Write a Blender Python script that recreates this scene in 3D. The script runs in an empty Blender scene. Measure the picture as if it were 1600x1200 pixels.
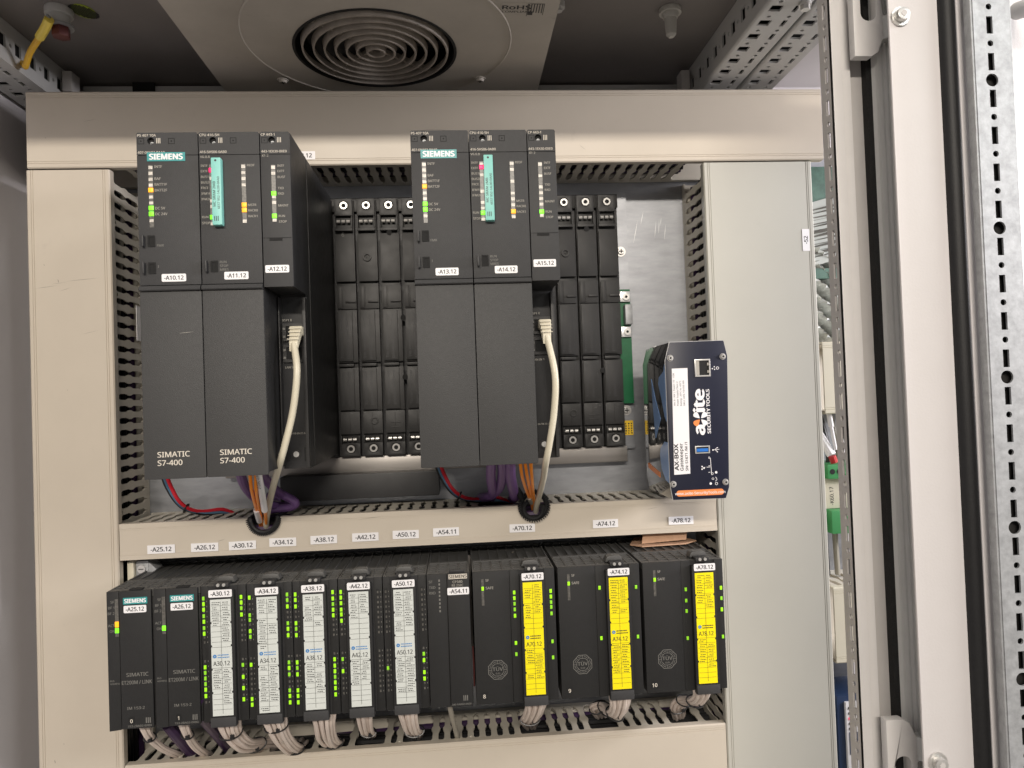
import bpy, bmesh, math, random
from mathutils import Vector, Matrix
from mathutils.geometry import tessellate_polygon
R = random.Random(7)
sc = bpy.context.scene
COL = sc.collection
MM = 0.001
# ------------------------------------------------------------------ camera
# world in millimetres (scaled by MM): X right, Y into the cabinet, Z up
F_PX = 1130.5562                       # focal length in pixels of a 1600 px wide frame
CAM = (258.122, -821.2044, 98.4035)
def _rot(a, b, c):
    Rx = Matrix(((1,0,0),(0,math.cos(a),-math.sin(a)),(0,math.sin(a),math.cos(a))))
    Ry = Matrix(((math.cos(b),0,math.sin(b)),(0,1,0),(-math.sin(b),0,math.cos(b))))
    Rz = Matrix(((math.cos(c),-math.sin(c),0),(math.sin(c),math.cos(c),0),(0,0,1)))
    return Rz @ Ry @ Rx
CR = _rot(-0.0213, -0.0755, -0.0343)
def _row(i): r = CR[i]; return Vector((r[0], r[2], -r[1]))
cam_d = bpy.data.cameras.new('camera'); cam = bpy.data.objects.new('camera', cam_d); COL.objects.link(cam)
rx, dn, fw = _row(0), _row(1), _row(2)
M = Matrix.Identity(4)
for i in range(3): M[i][0] = rx[i]; M[i][1] = -dn[i]; M[i][2] = -fw[i]; M[i][3] = CAM[i]*MM
cam.matrix_world = M
cam_d.sensor_width = 36; cam_d.lens = 36*F_PX/1600; cam_d.clip_start = 0.01; cam_d.clip_end = 50
sc.camera = cam
def _ray(px, py): return rx*((px-800)/F_PX) + dn*((py-600)/F_PX) + fw
def at(px, py, Y):                     # millimetre point of the place that lies at depth Y
    d = _ray(px, py); t = (Y-CAM[1])/d[1]; return (CAM[0]+d[0]*t, Y, CAM[2]+d[2]*t)
def atX(px, py, X):
    d = _ray(px, py); t = (X-CAM[0])/d[0]; return (X, CAM[1]+d[1]*t, CAM[2]+d[2]*t)
def atZ(px, py, Z):
    d = _ray(px, py); t = (Z-CAM[2])/d[2]; return (CAM[0]+d[0]*t, CAM[1]+d[1]*t, Z)
# ------------------------------------------------------------------ light
w = bpy.data.worlds.new('World'); sc.world = w; w.use_nodes = True
nt = w.node_tree; bg = nt.nodes['Background']
tc = nt.nodes.new('ShaderNodeTexCoord'); sp = nt.nodes.new('ShaderNodeSeparateXYZ')
mr = nt.nodes.new('ShaderNodeMapRange'); rp = nt.nodes.new('ShaderNodeValToRGB')
nt.links.new(tc.outputs['Generated'], sp.inputs[0]); nt.links.new(sp.outputs['Z'], mr.inputs['Value'])
mr.inputs['From Min'].default_value = -1; mr.inputs['From Max'].default_value = 1
nt.links.new(mr.outputs[0], rp.inputs[0]); nt.links.new(rp.outputs[0], bg.inputs[0])
rp.color_ramp.elements[0].position = .30; rp.color_ramp.elements[0].color = (.50, .45, .40, 1)
rp.color_ramp.elements[1].position = .62; rp.color_ramp.elements[1].color = (.62, .59, .57, 1)
bg.inputs[1].default_value = 0.56
def lamp(name, loc, target, sx, sy, power, col):
    l = bpy.data.lights.new(name, 'AREA'); l.shape = 'RECTANGLE'; l.size = sx; l.size_y = sy; l.energy = power; l.color = col
    o = bpy.data.objects.new(name, l); COL.objects.link(o); o.location = [v*MM for v in loc]
    o.rotation_euler = (Vector(target)-Vector(loc)).to_track_quat('-Z', 'Y').to_euler(); return o
lamp('room_tube_light', (120, -2450, 950), (250, 0, 100), 1.2, 0.09, 42, (1, .91, .80))
lamp('room_tube_light_side', (2300, -1900, 1300), (500, -100, 100), 1.2, 0.25, 14, (.97, 1, .98))
lamp('fill_light_right', (1800, -540, 420), (500, -60, 380), 0.8, 0.3, 28, (1, .96, .99))  # unseen area lamp added to brighten the top duct's right end
sc.view_settings.view_transform = 'Standard'; sc.view_settings.look = 'None'
sc.view_settings.exposure = 0.17; sc.view_settings.gamma = 1
sc.render.engine = 'CYCLES'
# ------------------------------------------------------------------ materials
def mat(name, col, rough=.5, metal=0., spec=.5, var=.0, vscale=60., bump=0., bscale=900., emit=0., coat=0., dirt=0., stretch=None, rvar=0., trans=0.):
    m = bpy.data.materials.new(name); m.use_nodes = True; t = m.node_tree; b = t.nodes['Principled BSDF']
    b.inputs['Base Color'].default_value = (*col, 1); b.inputs['Roughness'].default_value = rough
    b.inputs['Metallic'].default_value = metal; b.inputs['Specular IOR Level'].default_value = spec
    if coat: b.inputs['Coat Weight'].default_value = coat; b.inputs['Coat Roughness'].default_value = .05
    if trans: b.inputs['Transmission Weight'].default_value = trans
    if emit: b.inputs['Emission Color'].default_value = (*col, 1); b.inputs['Emission Strength'].default_value = emit
    if var or bump or dirt or rvar:
        g = t.nodes.new('ShaderNodeNewGeometry'); mp = t.nodes.new('ShaderNodeMapping'); t.links.new(g.outputs['Position'], mp.inputs[0])
        if stretch: mp.inputs['Scale'].default_value = stretch
    col_out = None
    if var:
        n = t.nodes.new('ShaderNodeTexNoise'); n.inputs['Scale'].default_value = vscale; n.inputs['Detail'].default_value = 6; n.inputs['Roughness'].default_value = .65
        t.links.new(mp.outputs[0], n.inputs['Vector'])
        r = t.nodes.new('ShaderNodeValToRGB'); r.color_ramp.elements[0].position = .3; r.color_ramp.elements[1].position = .7
        r.color_ramp.elements[0].color = (*[c*(1-var) for c in col], 1); r.color_ramp.elements[1].color = (*[min(1, c*(1+var)) for c in col], 1)
        t.links.new(n.outputs['Fac'], r.inputs[0]); col_out = r.outputs[0]
    if dirt:
        n = t.nodes.new('ShaderNodeTexNoise'); n.inputs['Scale'].default_value = 38; n.inputs['Detail'].default_value = 9; n.inputs['Roughness'].default_value = .75
        t.links.new(mp.outputs[0], n.inputs['Vector'])
        r = t.nodes.new('ShaderNodeMapRange'); r.inputs['From Min'].default_value = .62; r.inputs['From Max'].default_value = .80; r.inputs['To Max'].default_value = dirt
        t.links.new(n.outputs['Fac'], r.inputs['Value'])
        x = t.nodes.new('ShaderNodeMix'); x.data_type = 'RGBA'; t.links.new(r.outputs[0], x.inputs[0])
        x.inputs[7].default_value = (*[c*.35 for c in col], 1)
        if col_out: t.links.new(col_out, x.inputs[6])
        else: x.inputs[6].default_value = (*col, 1)
        col_out = x.outputs[2]
    if col_out: t.links.new(col_out, b.inputs['Base Color'])
    if rvar:
        n = t.nodes.new('ShaderNodeTexNoise'); n.inputs['Scale'].default_value = vscale*1.7; n.inputs['Detail'].default_value = 5; t.links.new(mp.outputs[0], n.inputs['Vector'])
        r = t.nodes.new('ShaderNodeMapRange'); r.inputs['To Min'].default_value = max(0, rough-rvar); r.inputs['To Max'].default_value = rough+rvar
        t.links.new(n.outputs['Fac'], r.inputs['Value']); t.links.new(r.outputs[0], b.inputs['Roughness'])
    if bump:
        n = t.nodes.new('ShaderNodeTexNoise'); n.inputs['Scale'].default_value = bscale; n.inputs['Detail'].default_value = 3; t.links.new(mp.outputs[0], n.inputs['Vector'])
        u = t.nodes.new('ShaderNodeBump'); u.inputs['Strength'].default_value = bump; u.inputs['Distance'].default_value = .0006
        t.links.new(n.outputs['Fac'], u.inputs['Height']); t.links.new(u.outputs[0], b.inputs['Normal'])
    return m
MAT = dict(
 duct=mat('duct_pvc', (.53,.475,.395), .42, var=.035, vscale=9, dirt=.16, bump=.05, bscale=350, rvar=.08),
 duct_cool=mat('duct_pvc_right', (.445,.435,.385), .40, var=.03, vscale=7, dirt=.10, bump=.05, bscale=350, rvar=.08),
 duct_in=mat('duct_fingers', (.58,.54,.46), .5, var=.05, vscale=20, dirt=.2),
 plastic=mat('module_plastic', (.043,.043,.044), .55, spec=.32, var=.05, vscale=260, bump=.35, bscale=1500, rvar=.05),
 cover=mat('cover_plastic', (.045,.0448,.0445), .52, spec=.32, var=.04, vscale=220, bump=.35, bscale=1400, rvar=.06),
 black=mat('black_plastic', (.028,.028,.029), .45, spec=.35, var=.12, vscale=80, bump=.1, bscale=900, rvar=.08),
 vent=mat('vent_plastic_lit', (.072,.071,.068), .45, var=.1, vscale=200),  # lighter than the module plastic: edge highlights and dusty tops put into colour
 etp=mat('io_plastic', (.020,.020,.020), .5, spec=.3, var=.07, vscale=240, bump=.25, bscale=1400, rvar=.06),
 slot=mat('slot_plastic', (.025,.0245,.024), .46, spec=.35, var=.10, vscale=60, bump=.15, bscale=900, dirt=.2, rvar=.08),
 hole=mat('dark_opening', (.006,.006,.006), .8),
 rubber=mat('rubber', (.012,.012,.013), .5, spec=.3, var=.2, vscale=500, bump=.25, bscale=900),
 foam=mat('foam_gasket', (.010,.010,.010), .85, var=.5, vscale=900, bump=1., bscale=1100),
 galv=mat('galvanised_sheet', (.315,.325,.345), .42, .9, var=.13, vscale=42, bump=.06, bscale=420, stretch=(.6,1,2.2), rvar=.13),
 zinc=mat('zinc_strip', (.36,.37,.38), .5, .4, var=.2, vscale=160, bump=.10, bscale=600, rvar=.10),
 alu=mat('aluminium', (.34,.32,.30), .45, .9, var=.06, vscale=40, stretch=(.2,1,4), rvar=.08),
 steel=mat('bright_steel', (.66,.65,.63), .34, .7, var=.05, vscale=200),
 chrome=mat('polished_contact', (.47,.46,.44), .3, .35),
 wall=mat('grey_side_panel', (.66,.63,.64), .5, var=.02, vscale=30, bump=.12, bscale=700),
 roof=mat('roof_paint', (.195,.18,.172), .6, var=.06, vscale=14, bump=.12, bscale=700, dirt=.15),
 fan=mat('fan_plate_paint', (.46,.425,.375), .5, var=.06, vscale=24, dirt=.45, bump=.08, bscale=500),
 fanring=mat('fan_grille_plastic', (.30,.265,.23), .6, var=.2, vscale=60, dirt=.6),
 rail=mat('rail_paint', (.50,.50,.49), .45, var=.03, vscale=40, bump=.1, bscale=700),
 post=mat('post_paint', (.60,.585,.575), .42, var=.02, vscale=50, bump=.15, bscale=800, dirt=.12),
 postg=mat('post_grey', (.50,.48,.465), .5, var=.03, vscale=50, bump=.15, bscale=800),
 doorw=mat('door_paint', (.64,.615,.615), .42, var=.015, vscale=40, bump=.25, bscale=650),
 profile=mat('hinge_profile', (.58,.58,.57), .38, .0, var=.03, vscale=60),
 scuff=mat('scuff', (.27,.24,.20), .6),
 white=mat('label_white', (.80,.79,.80), .4), ink=mat('label_ink', (.02,.02,.022), .5),
 print=mat('module_print', (.36,.34,.30), .6), printd=mat('dim_print', (.17,.165,.15), .6), printb=mat('bright_print', (.62,.57,.49), .6),
 teal=mat('brand_badge', (.02,.27,.27), .4), card=mat('memory_card', (.22,.56,.50), .42, var=.03, vscale=200),
 pipe=mat('light_pipe', (.60,.56,.50), .35, var=.35, vscale=420), piped=mat('light_pipe_dark', (.10,.095,.085), .35, var=.5, vscale=500),
 green=mat('led_green', (.20,.95,.02), .4, emit=.6), lime2=mat('led_lime_soft', (.26,.66,.02), .4, emit=.28), lime=mat('led_lime', (.34,.80,.01), .4, emit=.42),
 amber=mat('led_amber', (1.,.40,.01), .4, emit=.65), red=mat('led_red', (1.,.01,.13), .4, emit=.8),
 paper=mat('strip_paper', (.60,.63,.60), .5, var=.03, vscale=200), yellow=mat('strip_yellow', (.90,.76,.0), .45),
 stick=mat('warning_yellow', (.85,.55,.02), .5), blue=mat('logo_blue', (.06,.22,.5), .5),
 cream=mat('cream_cable', (.66,.61,.48), .38, var=.04, vscale=60), orange=mat('orange_fibre', (1.,.31,.02), .35),
 purple=mat('purple_cable', (.19,.10,.27), .42, var=.08, vscale=70), purpled=mat('dark_purple_cable', (.045,.022,.065), .42),
 redw=mat('red_wire', (.55,.015,.03), .35), bluew=mat('blue_wire', (.07,.15,.24), .4), blackw=mat('black_wire', (.015,.015,.016), .4),
 pink=mat('beige_wire', (.66,.57,.51), .42, var=.1, vscale=90), grey=mat('grey_cable', (.32,.30,.25), .45),
 yg=mat('yellow_earth_cable', (.72,.42,.03), .42), ygs=mat('yellow_sleeve', (.80,.62,.10), .45), bolt=mat('red_bolt', (.11,.03,.028), .45, .3),
 tie=mat('black_tie', (.012,.012,.013), .35), navy=mat('navy_face', (.011,.013,.028), .38, spec=.35, var=.04, vscale=300),
 gloss=mat('glossy_shell', (.018,.019,.022), .11, .0, spec=.9, coat=1.), sky=mat('light_blue_graphic', (.20,.34,.62), .3, coat=.3), orl=mat('orange_graphic', (.80,.25,.07), .4),
 edge=mat('shell_edge', (.75,.75,.76), .3, .6), usb=mat('usb_blue', (.02,.16,.55), .35), board=mat('cardboard', (.44,.27,.17), .8, var=.10, vscale=90, bump=.15),
 pcb=mat('circuit_board', (.012,.13,.05), .3, var=.12, vscale=130, coat=.4), term=mat('terminal_green', (.06,.30,.10), .45),
 bag=mat('clear_plastic_bag', (.50,.52,.49), .22, var=.35, vscale=70, bump=1., bscale=120, spec=.7), papery=mat('document_paper', (.52,.55,.53), .5),
 dgreen=mat('dark_green_sheet', (.07,.14,.11), .35, var=.4, vscale=60), bdev=mat('blue_device', (.015,.035,.09), .4), ivory=mat('ivory_duct', (.62,.58,.46), .42, var=.02, vscale=30),
 redp=mat('red_plug', (.5,.03,.03), .4), haz=mat('hazard_yellow', (.30,.38,.03), .5), clear=mat('translucent_plug', (.45,.44,.41), .35))
# ------------------------------------------------------------------ mesh builder
_glyph = {}
try: FONT = bpy.data.fonts.load(bpy.utils.system_resource('DATAFILES', path='fonts')+'/NotoSansHebrew-Regular.woff2')   # sans face that ships with Blender
except Exception: FONT = None
def glyphs(s, bold):
    k = (s, bold)
    if k not in _glyph:
        c = bpy.data.curves.new('t', 'FONT'); c.body = s; c.size = 1; c.resolution_u = 2
        if FONT: c.font = FONT
        o = bpy.data.objects.new('t', c); me = bpy.data.meshes.new_from_object(o)
        _glyph[k] = ([tuple(v.co[:2]) for v in me.vertices], [tuple(p.vertices) for p in me.polygons])
        bpy.data.objects.remove(o); bpy.data.curves.remove(c); bpy.data.meshes.remove(me)
    return _glyph[k]
_cap = max(p[1] for p in glyphs('H', 0)[0])
class MB:
    def __init__(s): s.v = []; s.f = []
    def add(s, vs, fs):
        n = len(s.v); s.v += [tuple(v) for v in vs]; s.f += [tuple(i+n for i in f) for f in fs]; return s
    def box(s, x0, x1, y0, y1, z0, z1):
        return s.add([(x,y,z) for x in (x0,x1) for y in (y0,y1) for z in (z0,z1)], [(0,1,3,2),(4,6,7,5),(0,4,5,1),(2,3,7,6),(0,2,6,4),(1,5,7,3)])
    def prism(s, poly, fn, a, b):      # closed 2-D outline swept from a to b
        n = len(poly)
        return s.add([fn(u,v,a) for u,v in poly]+[fn(u,v,b) for u,v in poly], [tuple(range(n))[::-1], tuple(range(n,2*n))]+[(i,(i+1)%n,n+(i+1)%n,n+i) for i in range(n)])
    def perf(s, outer, holes, fn, a, b):   # plate with real holes
        loops = [outer]+holes
        tri = tessellate_polygon([[Vector((u,v,0)) for u,v in l] for l in loops])
        pts = [p for l in loops for p in l]; n = len(pts); fs = [tuple(t) for t in tri]+[tuple(i+n for i in t[::-1]) for t in tri]
        k = 0
        for l in loops:
            m = len(l); fs += [(k+i,k+(i+1)%m,n+k+(i+1)%m,n+k+i) for i in range(m)]; k += m
        return s.add([fn(u,v,a) for u,v in pts]+[fn(u,v,b) for u,v in pts], fs)
    def cyl(s, c, ax, r, h, n=16, r2=None):
        ax = Vector(ax).normalized(); u = ax.orthogonal().normalized(); v = ax.cross(u); c = Vector(c); r2 = r if r2 is None else r2
        d = [u*math.cos(2*math.pi*i/n)+v*math.sin(2*math.pi*i/n) for i in range(n)]
        return s.add([c+p*r for p in d]+[c+ax*h+p*r2 for p in d], [tuple(range(n))[::-1], tuple(range(n,2*n))]+[(i,(i+1)%n,n+(i+1)%n,n+i) for i in range(n)])
    def ring(s, c, ax, r0, r1, h, n=24):   # flat washer
        ax = Vector(ax).normalized(); u = ax.orthogonal().normalized(); v = ax.cross(u); c = Vector(c)
        vs = []
        for q, rr in ((0,r0),(0,r1),(h,r1),(h,r0)):
            vs += [c+ax*q+(u*math.cos(2*math.pi*i/n)+v*math.sin(2*math.pi*i/n))*rr for i in range(n)]
        return s.add(vs, [(a*n+i, a*n+(i+1)%n, ((a+1)%4)*n+(i+1)%n, ((a+1)%4)*n+i) for a in range(4) for i in range(n)])
    def torus(s, c, ax, r, t, n=40, m=8, a0=0, a1=2*math.pi):
        ax = Vector(ax).normalized(); u = ax.orthogonal().normalized(); v = ax.cross(u); c = Vector(c)
        return s.tube([c+(u*math.cos(a0+(a1-a0)*i/n)+v*math.sin(a0+(a1-a0)*i/n))*r for i in range(n+1)], t, m, raw=True)
    def tube(s, pts, r, n=8, raw=False, sub=6, r_end=None):
        P = [Vector(p) for p in pts]
        if not raw:
            Q = [P[0]*2-P[1]]+P+[P[-1]*2-P[-2]]; out = []
            for i in range(1, len(Q)-2):
                for k in range(sub):
                    t = k/sub; a,b,c,d = Q[i-1:i+3]
                    out.append(.5*((2*b)+(c-a)*t+(2*a-5*b+4*c-d)*t*t+(3*b-a-3*c+d)*t**3))
            P = out+[P[-1]]
        up = None; vs = []
        for i, p in enumerate(P):
            tg = (P[min(i+1,len(P)-1)]-P[max(i-1,0)]).normalized()
            if up is None: up = tg.orthogonal().normalized()
            up = (up-tg*up.dot(tg)).normalized(); sd = tg.cross(up)
            rr = r if r_end is None else r+(r_end-r)*i/(len(P)-1)
            vs += [p+(up*math.cos(2*math.pi*j/n)+sd*math.sin(2*math.pi*j/n))*rr for j in range(n)]
        L = len(P)
        return s.add(vs, [tuple(range(n))[::-1], tuple(range((L-1)*n, L*n))]+[(i*n+j,i*n+(j+1)%n,(i+1)*n+(j+1)%n,(i+1)*n+j) for i in range(L-1) for j in range(n)])
    def txt(s, t, o, h, right=(1,0,0), up=(0,0,1), align='L', bold=0.0, wide=1.0, fit=None):
        v, f = glyphs(t, 0)
        if not v: return s
        k = h/_cap; x0 = min(p[0] for p in v); x1 = max(p[0] for p in v)
        if fit: wide = fit/((x1-x0)*k)
        sh = {'L': x0, 'C': (x0+x1)/2, 'R': x1}[align]; o = Vector(o); r = Vector(right); u = Vector(up); n = r.cross(u)
        b = max(bold, .012)*.8         # heavier strokes: the same glyphs laid over each other with a small shift
        for i, (dx_, dy_) in enumerate(((-b,0),(b,0),(0,b*.6),(0,-b*.6)) if b > .012 else ((-b,0),(b,0))):
            s.add([o+n*(.012*i)+r*((p[0]-sh+dx_)*k*wide)+u*((p[1]+dy_)*k) for p in v], f)
        return s
    def mesh(s, name, org=(0,0,0), bevel=0, smooth=35):
        me = bpy.data.meshes.new(name)
        me.from_pydata([((v[0]-org[0])*MM, (v[1]-org[1])*MM, (v[2]-org[2])*MM) for v in s.v], [], s.f)
        bm = bmesh.new(); bm.from_mesh(me); bmesh.ops.recalc_face_normals(bm, faces=bm.faces)
        if bevel:
            es = [e for e in bm.edges if len(e.link_faces) == 2 and e.calc_face_angle(0) > .6]
            bmesh.ops.bevel(bm, geom=es, offset=bevel*MM, segments=2, profile=.6, affect='EDGES', clamp_overlap=True)
        bm.to_mesh(me); bm.free()
        if smooth:
            me.shade_smooth(); me.set_sharp_from_angle(angle=math.radians(18 if bevel else smooth))
        return me
    def build(s, name, m, parent=None, bevel=0, smooth=35):
        org = parent['_o'] if parent is not None and '_o' in parent else (0,0,0)
        me = s.mesh(name, org, bevel, smooth); me.materials.append(MAT[m])
        o = bpy.data.objects.new(name, me); COL.objects.link(o)
        if parent is not None:
            o.parent = parent; o['_o'] = list(org)
        return o
ALL = []
def tag(o, label, cat, group=None):
    o['label'] = label; o['category'] = cat
    if group: o['group'] = group
    return o
def thing(name, label, cat, loc, group=None):
    o = bpy.data.objects.new(name, None); COL.objects.link(o); o.location = [v*MM for v in loc]; o['_o'] = list(loc); o.empty_display_size = .01
    return tag(o, label, cat, group)
def lone(mb, name, m, label, cat, group=None, bevel=0):    # a thing that is one mesh, its origin at its base
    c = [sum(v[i] for v in mb.v)/len(mb.v) for i in range(3)]; c[2] = min(v[2] for v in mb.v)
    me = mb.mesh(name, c, bevel); me.materials.append(MAT[m]); o = bpy.data.objects.new(name, me); COL.objects.link(o)
    o.location = [v*MM for v in c]; o['_o'] = c; return tag(o, label, cat, group)
def struct(name, mb, m, bevel=0):
    o = mb.build(name, m, None, bevel); o['kind'] = 'structure'; o['_o'] = [0,0,0]; return o
def share(me, name, parent, loc, rot=None):                # a piece that shares mesh data
    o = bpy.data.objects.new(name, me); COL.objects.link(o); o.parent = parent; g = parent['_o']
    o.location = [(loc[i]-g[i])*MM for i in range(3)]
    if rot: o.rotation_euler = rot
    return o
def shared_mesh(mb, name, m, bevel=0):
    me = mb.mesh(name, (0,0,0), bevel); me.materials.append(MAT[m]); return me
XZ = lambda y: (lambda u, v, w: (u, w, v))
def fXZ(u, v, w): return (u, w, v)     # outline in X,Z swept in Y
def fXY(u, v, w): return (u, v, w)     # outline in X,Y swept in Z
def fYZ(u, v, w): return (w, u, v)     # outline in Y,Z swept in X
def circ(cu, cv, r, n=14): return [(cu+r*math.cos(2*math.pi*i/n), cv+r*math.sin(2*math.pi*i/n)) for i in range(n)]
def rect(a, b, c, d): return [(a,c),(b,c),(b,d),(a,d)]
def rrect(a, b, c, d, r, n=4):
    out = []
    for cu, cv, s in ((b-r,d-r,0),(a+r,d-r,1),(a+r,c+r,2),(b-r,c+r,3)):
        out += [(cu+r*math.cos((s+i/n)*math.pi/2), cv+r*math.sin((s+i/n)*math.pi/2)) for i in range(n+1)]
    return out
def marker(parent, cx, cz, wd, ht, Y, text, rot=0, th=None, m='white', r=.9):
    t = math.radians(rot); ri = Vector((math.cos(t),0,math.sin(t))); up = Vector((-math.sin(t),0,math.cos(t))); c = Vector((cx,0,cz))
    mb = MB(); mb.prism(rrect(-wd/2,wd/2,-ht/2,ht/2,r,3), lambda u,v,w_: tuple(c+ri*u+up*v+Vector((0,w_,0))), Y, Y-.45)
    p = mb.build('marker_label', m, parent); p['label'] = 'white marker reading '+text
    h = th or ht*.48
    MB().txt(text, tuple(c+Vector((0,Y-.5,0))-up*h/2), h, ri, up, 'C', .03, 1, min(wd*.8, h*.86*len(text)*.78)).build('lettering', 'ink', p)
    return p
# ------------------------------------------------------------------ setting: cabinet shell
PLATE = 22.0; DF = -60.0               # mounting plate face, duct lid face
struct('mounting_plate', MB().box(-212, 720, PLATE, PLATE+3, -420, 432), 'galv')
struct('wall_left', MB().box(-217, -213, -420, 60, -460, 482), 'wall')
bw = struct('wall_back', MB().box(-213, 960, 56, 60, -460, 482), 'wall')
rail_b = struct('back_frame_rail', MB().box(-160, 545, 40, 55, 462, 477), 'rail')
for px, py in ((226,134),(718,128)):
    X = at(px,py,40)[0]; MB().box(X-12, X+12, 36, 39.9, 466, 480).build('notch', 'hole', rail_b)
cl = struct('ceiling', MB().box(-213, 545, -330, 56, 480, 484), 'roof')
struct('ceiling_neighbour', MB().box(627, 960, -330, 56, 480, 484), 'doorw')
struct('front_frame_rail', MB().box(-213, 548, -335, -300, 442, 484), 'rail')
# hazard oval sticker on the ceiling
ox, oy, _ = atZ(131, 18, 479.6)
ov = MB().prism([(ox+10*math.cos(a*math.pi/12), oy+13*math.sin(a*math.pi/12)) for a in range(24)], fXY, 479.9, 479.5).build('oval_sticker', 'haz', cl)
st = MB()
for k in range(-4, 5):
    x = ox+k*2.2; hh = 12.6*math.sqrt(max(0, 1-(k*2.2/10)**2))
    st.prism([(x-.6-hh*.3, oy-hh),(x+.6-hh*.3, oy-hh),(x+.6+hh*.3, oy+hh),(x-.6+hh*.3, oy+hh)], fXY, 479.45, 479.0)
st.build('stripes', 'ink', ov)
# ---- roof rails with real slots
def roof_rail(name, label, x0, x1, z0, holes_left, flip=1):
    t = thing(name, label, 'roof rail', ((x0+x1)/2, -60, z0))
    y0, y1 = -300, 38
    hb = []; y = 26
    while y > -290:
        hb += [rect((x0+x1)/2-14, (x0+x1)/2-3, y-6, y+4), circ((x0+x1)/2-9, y-12.5, 2.0, 10), rect((x0+x1)/2+8, (x0+x1)/2+12, y-6, y+5), circ((x0+x1)/2+10, y-12.5, 2.0, 10)]
        y -= 25
    MB().perf(rect(x0+2.5, x1, y0, y1), hb, fXY, z0, z0+2).build('bottom_flange', 'rail', t)
    hs = []; y = 20
    while y > -290: hs.append(rect(y-5, y+5, z0+13, z0+26)); hs.append(circ(y-12.5, z0+19, 2, 10)); y -= 25
    xs = x0 if flip > 0 else x1
    MB().perf(rect(y0, y1, z0+2.5, 479.5), hs, fYZ, xs, xs+2*flip).build('side_flange', 'rail', t)
    MB().tube([(xs+2.6*flip, y0, z0+2.6),(xs+2.6*flip, y1, z0+2.6)], 2.6, 12, raw=True).build('folded_edge', 'rail', t)
    MB().box(x0+4, x1-3, y0, y1, z0+6, 479).build('dark_backing', 'hole', t)  # near-black block added so the rail holes read as dark
    return t
r1 = roof_rail('roof_rail', 'perforated grey roof rail above the right end of the top duct', 543, 583, 440, 1)
roof_rail('roof_rail', 'outer perforated grey roof rail beyond the dark seam at top right', 587, 626, 440, 1)
r3 = roof_rail('roof_rail', 'perforated grey roof rail in the top left corner', -210, -163, 440, 1, -1)
for X0, s in ((540, -1), (-160, 1)):   # corner brackets at the back of the rails
    b = MB(); b.box(min(X0,X0+s*16), max(X0,X0+s*16), 14, 30, 445, 460).box(min(X0,X0+s*10), max(X0,X0+s*10), -6, 12, 452, 474)
    b.cyl((X0+s*8, 14, 452), (0,-1,0), 4, 5, 12)
    b.build('corner_bracket', 'postg', r1 if s < 0 else r3, .6)
tx, ty, _ = atZ(1258, 6, 439)
MB().cyl((tx,ty,440), (0,0,-1), 5.5, 2.5, 18).cyl((tx,ty,437.5), (0,0,-1), 4.2, 4, 6).build('bolt', 'steel', r1)
# ------------------------------------------------------------------ roof fan
FZ = 450; fx, fy = 189, -102
f = thing('roof_fan', 'beige roof fan unit with round concentric grille on the ceiling', 'fan', (fx, fy, FZ))
MB().perf(rect(14, 361, -290, 14), [circ(fx, fy, 79, 64)], fXY, FZ, FZ+2).build('plate', 'fan', f)
b = MB(); b.box(14,16,-290,14,FZ+2,480).box(359,361,-290,14,FZ+2,480).box(16,359,12,14,FZ+2,480).box(16,359,-290,-288,FZ+2,480); b.build('plate_side', 'fan', f)
MB().perf(circ(fx+5, fy-18, 128, 72), [circ(fx, fy, 79.2, 64)], fXY, FZ-1.4, FZ-.05).build('raised_disc', 'fan', f)
MB().torus((fx+5, fy-18, FZ-1.0), (0,0,1), 127.5, 1.0, 72, 6).build('disc_rim', 'fan', f)
MB().ring((fx,fy,FZ-2.2), (0,0,1), 77.5, 80, 26, 64).build('throat', 'hole', f)  # shade inside the throat is put into its near-black colour
MB().cyl((fx,fy,FZ+22), (0,0,1), 78, 4, 48).build('motor_plate', 'hole', f)
bl = MB()
for k in range(7):
    a = k*2*math.pi/7
    p = lambda r, q, z: (fx+r*math.cos(a+q), fy+r*math.sin(a+q), z)
    bl.add([p(22,0,FZ+6),p(72,-.12,FZ+6),p(72,.5,FZ+19),p(22,.62,FZ+19)], [(0,1,2,3)])
bl.cyl((fx,fy,FZ+5),(0,0,1),23,16,24).build('fan_blades', 'black', f)
for r in (70.5, 60, 49.5, 39, 28.5, 18.5, 8.5):
    g = MB(); n = 56; vs = []
    for q, rr in ((-3.4,r-1.0),(-3.4,r+.8),(3.2,r+2.0),(3.2,r+.2)):
        vs += [(fx+rr*math.cos(2*math.pi*i/n), fy+rr*math.sin(2*math.pi*i/n), FZ+q) for i in range(n)]
    g.add(vs, [(a*n+i, a*n+(i+1)%n, ((a+1)%4)*n+(i+1)%n, ((a+1)%4)*n+i) for a in range(4) for i in range(n)])
    g.build('grille_ring', 'fanring', f)
for k in range(4):
    a = math.pi/4+k*math.pi/2; d = Vector((math.cos(a),math.sin(a),0)); e = Vector((-d.y,d.x,0))*1.4; c = Vector((fx,fy,0))
    MB().prism([tuple((c+d*6+e)[:2]),tuple((c+d*79+e)[:2]),tuple((c+d*79-e)[:2]),tuple((c+d*6-e)[:2])], fXY, FZ+1, FZ+6).build('spoke', 'fanring', f)
for px, py in ((442,127),(750,125)):
    x,y,_ = atZ(px,py,FZ-3)
    s = MB().cyl((x,y,FZ-1.4),(0,0,-1),6,1.2,20).cyl((x,y,FZ-2.6),(0,0,-1),4.6,2.2,18,3.4).build('screw', 'fan', f)
    MB().box(x-2.6,x+2.6,y-.5,y+.5,FZ-5,FZ-4.7).box(x-.5,x+.5,y-2.6,y+2.6,FZ-5.1,FZ-4.8).build('cross_recess', 'hole', s)
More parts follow.
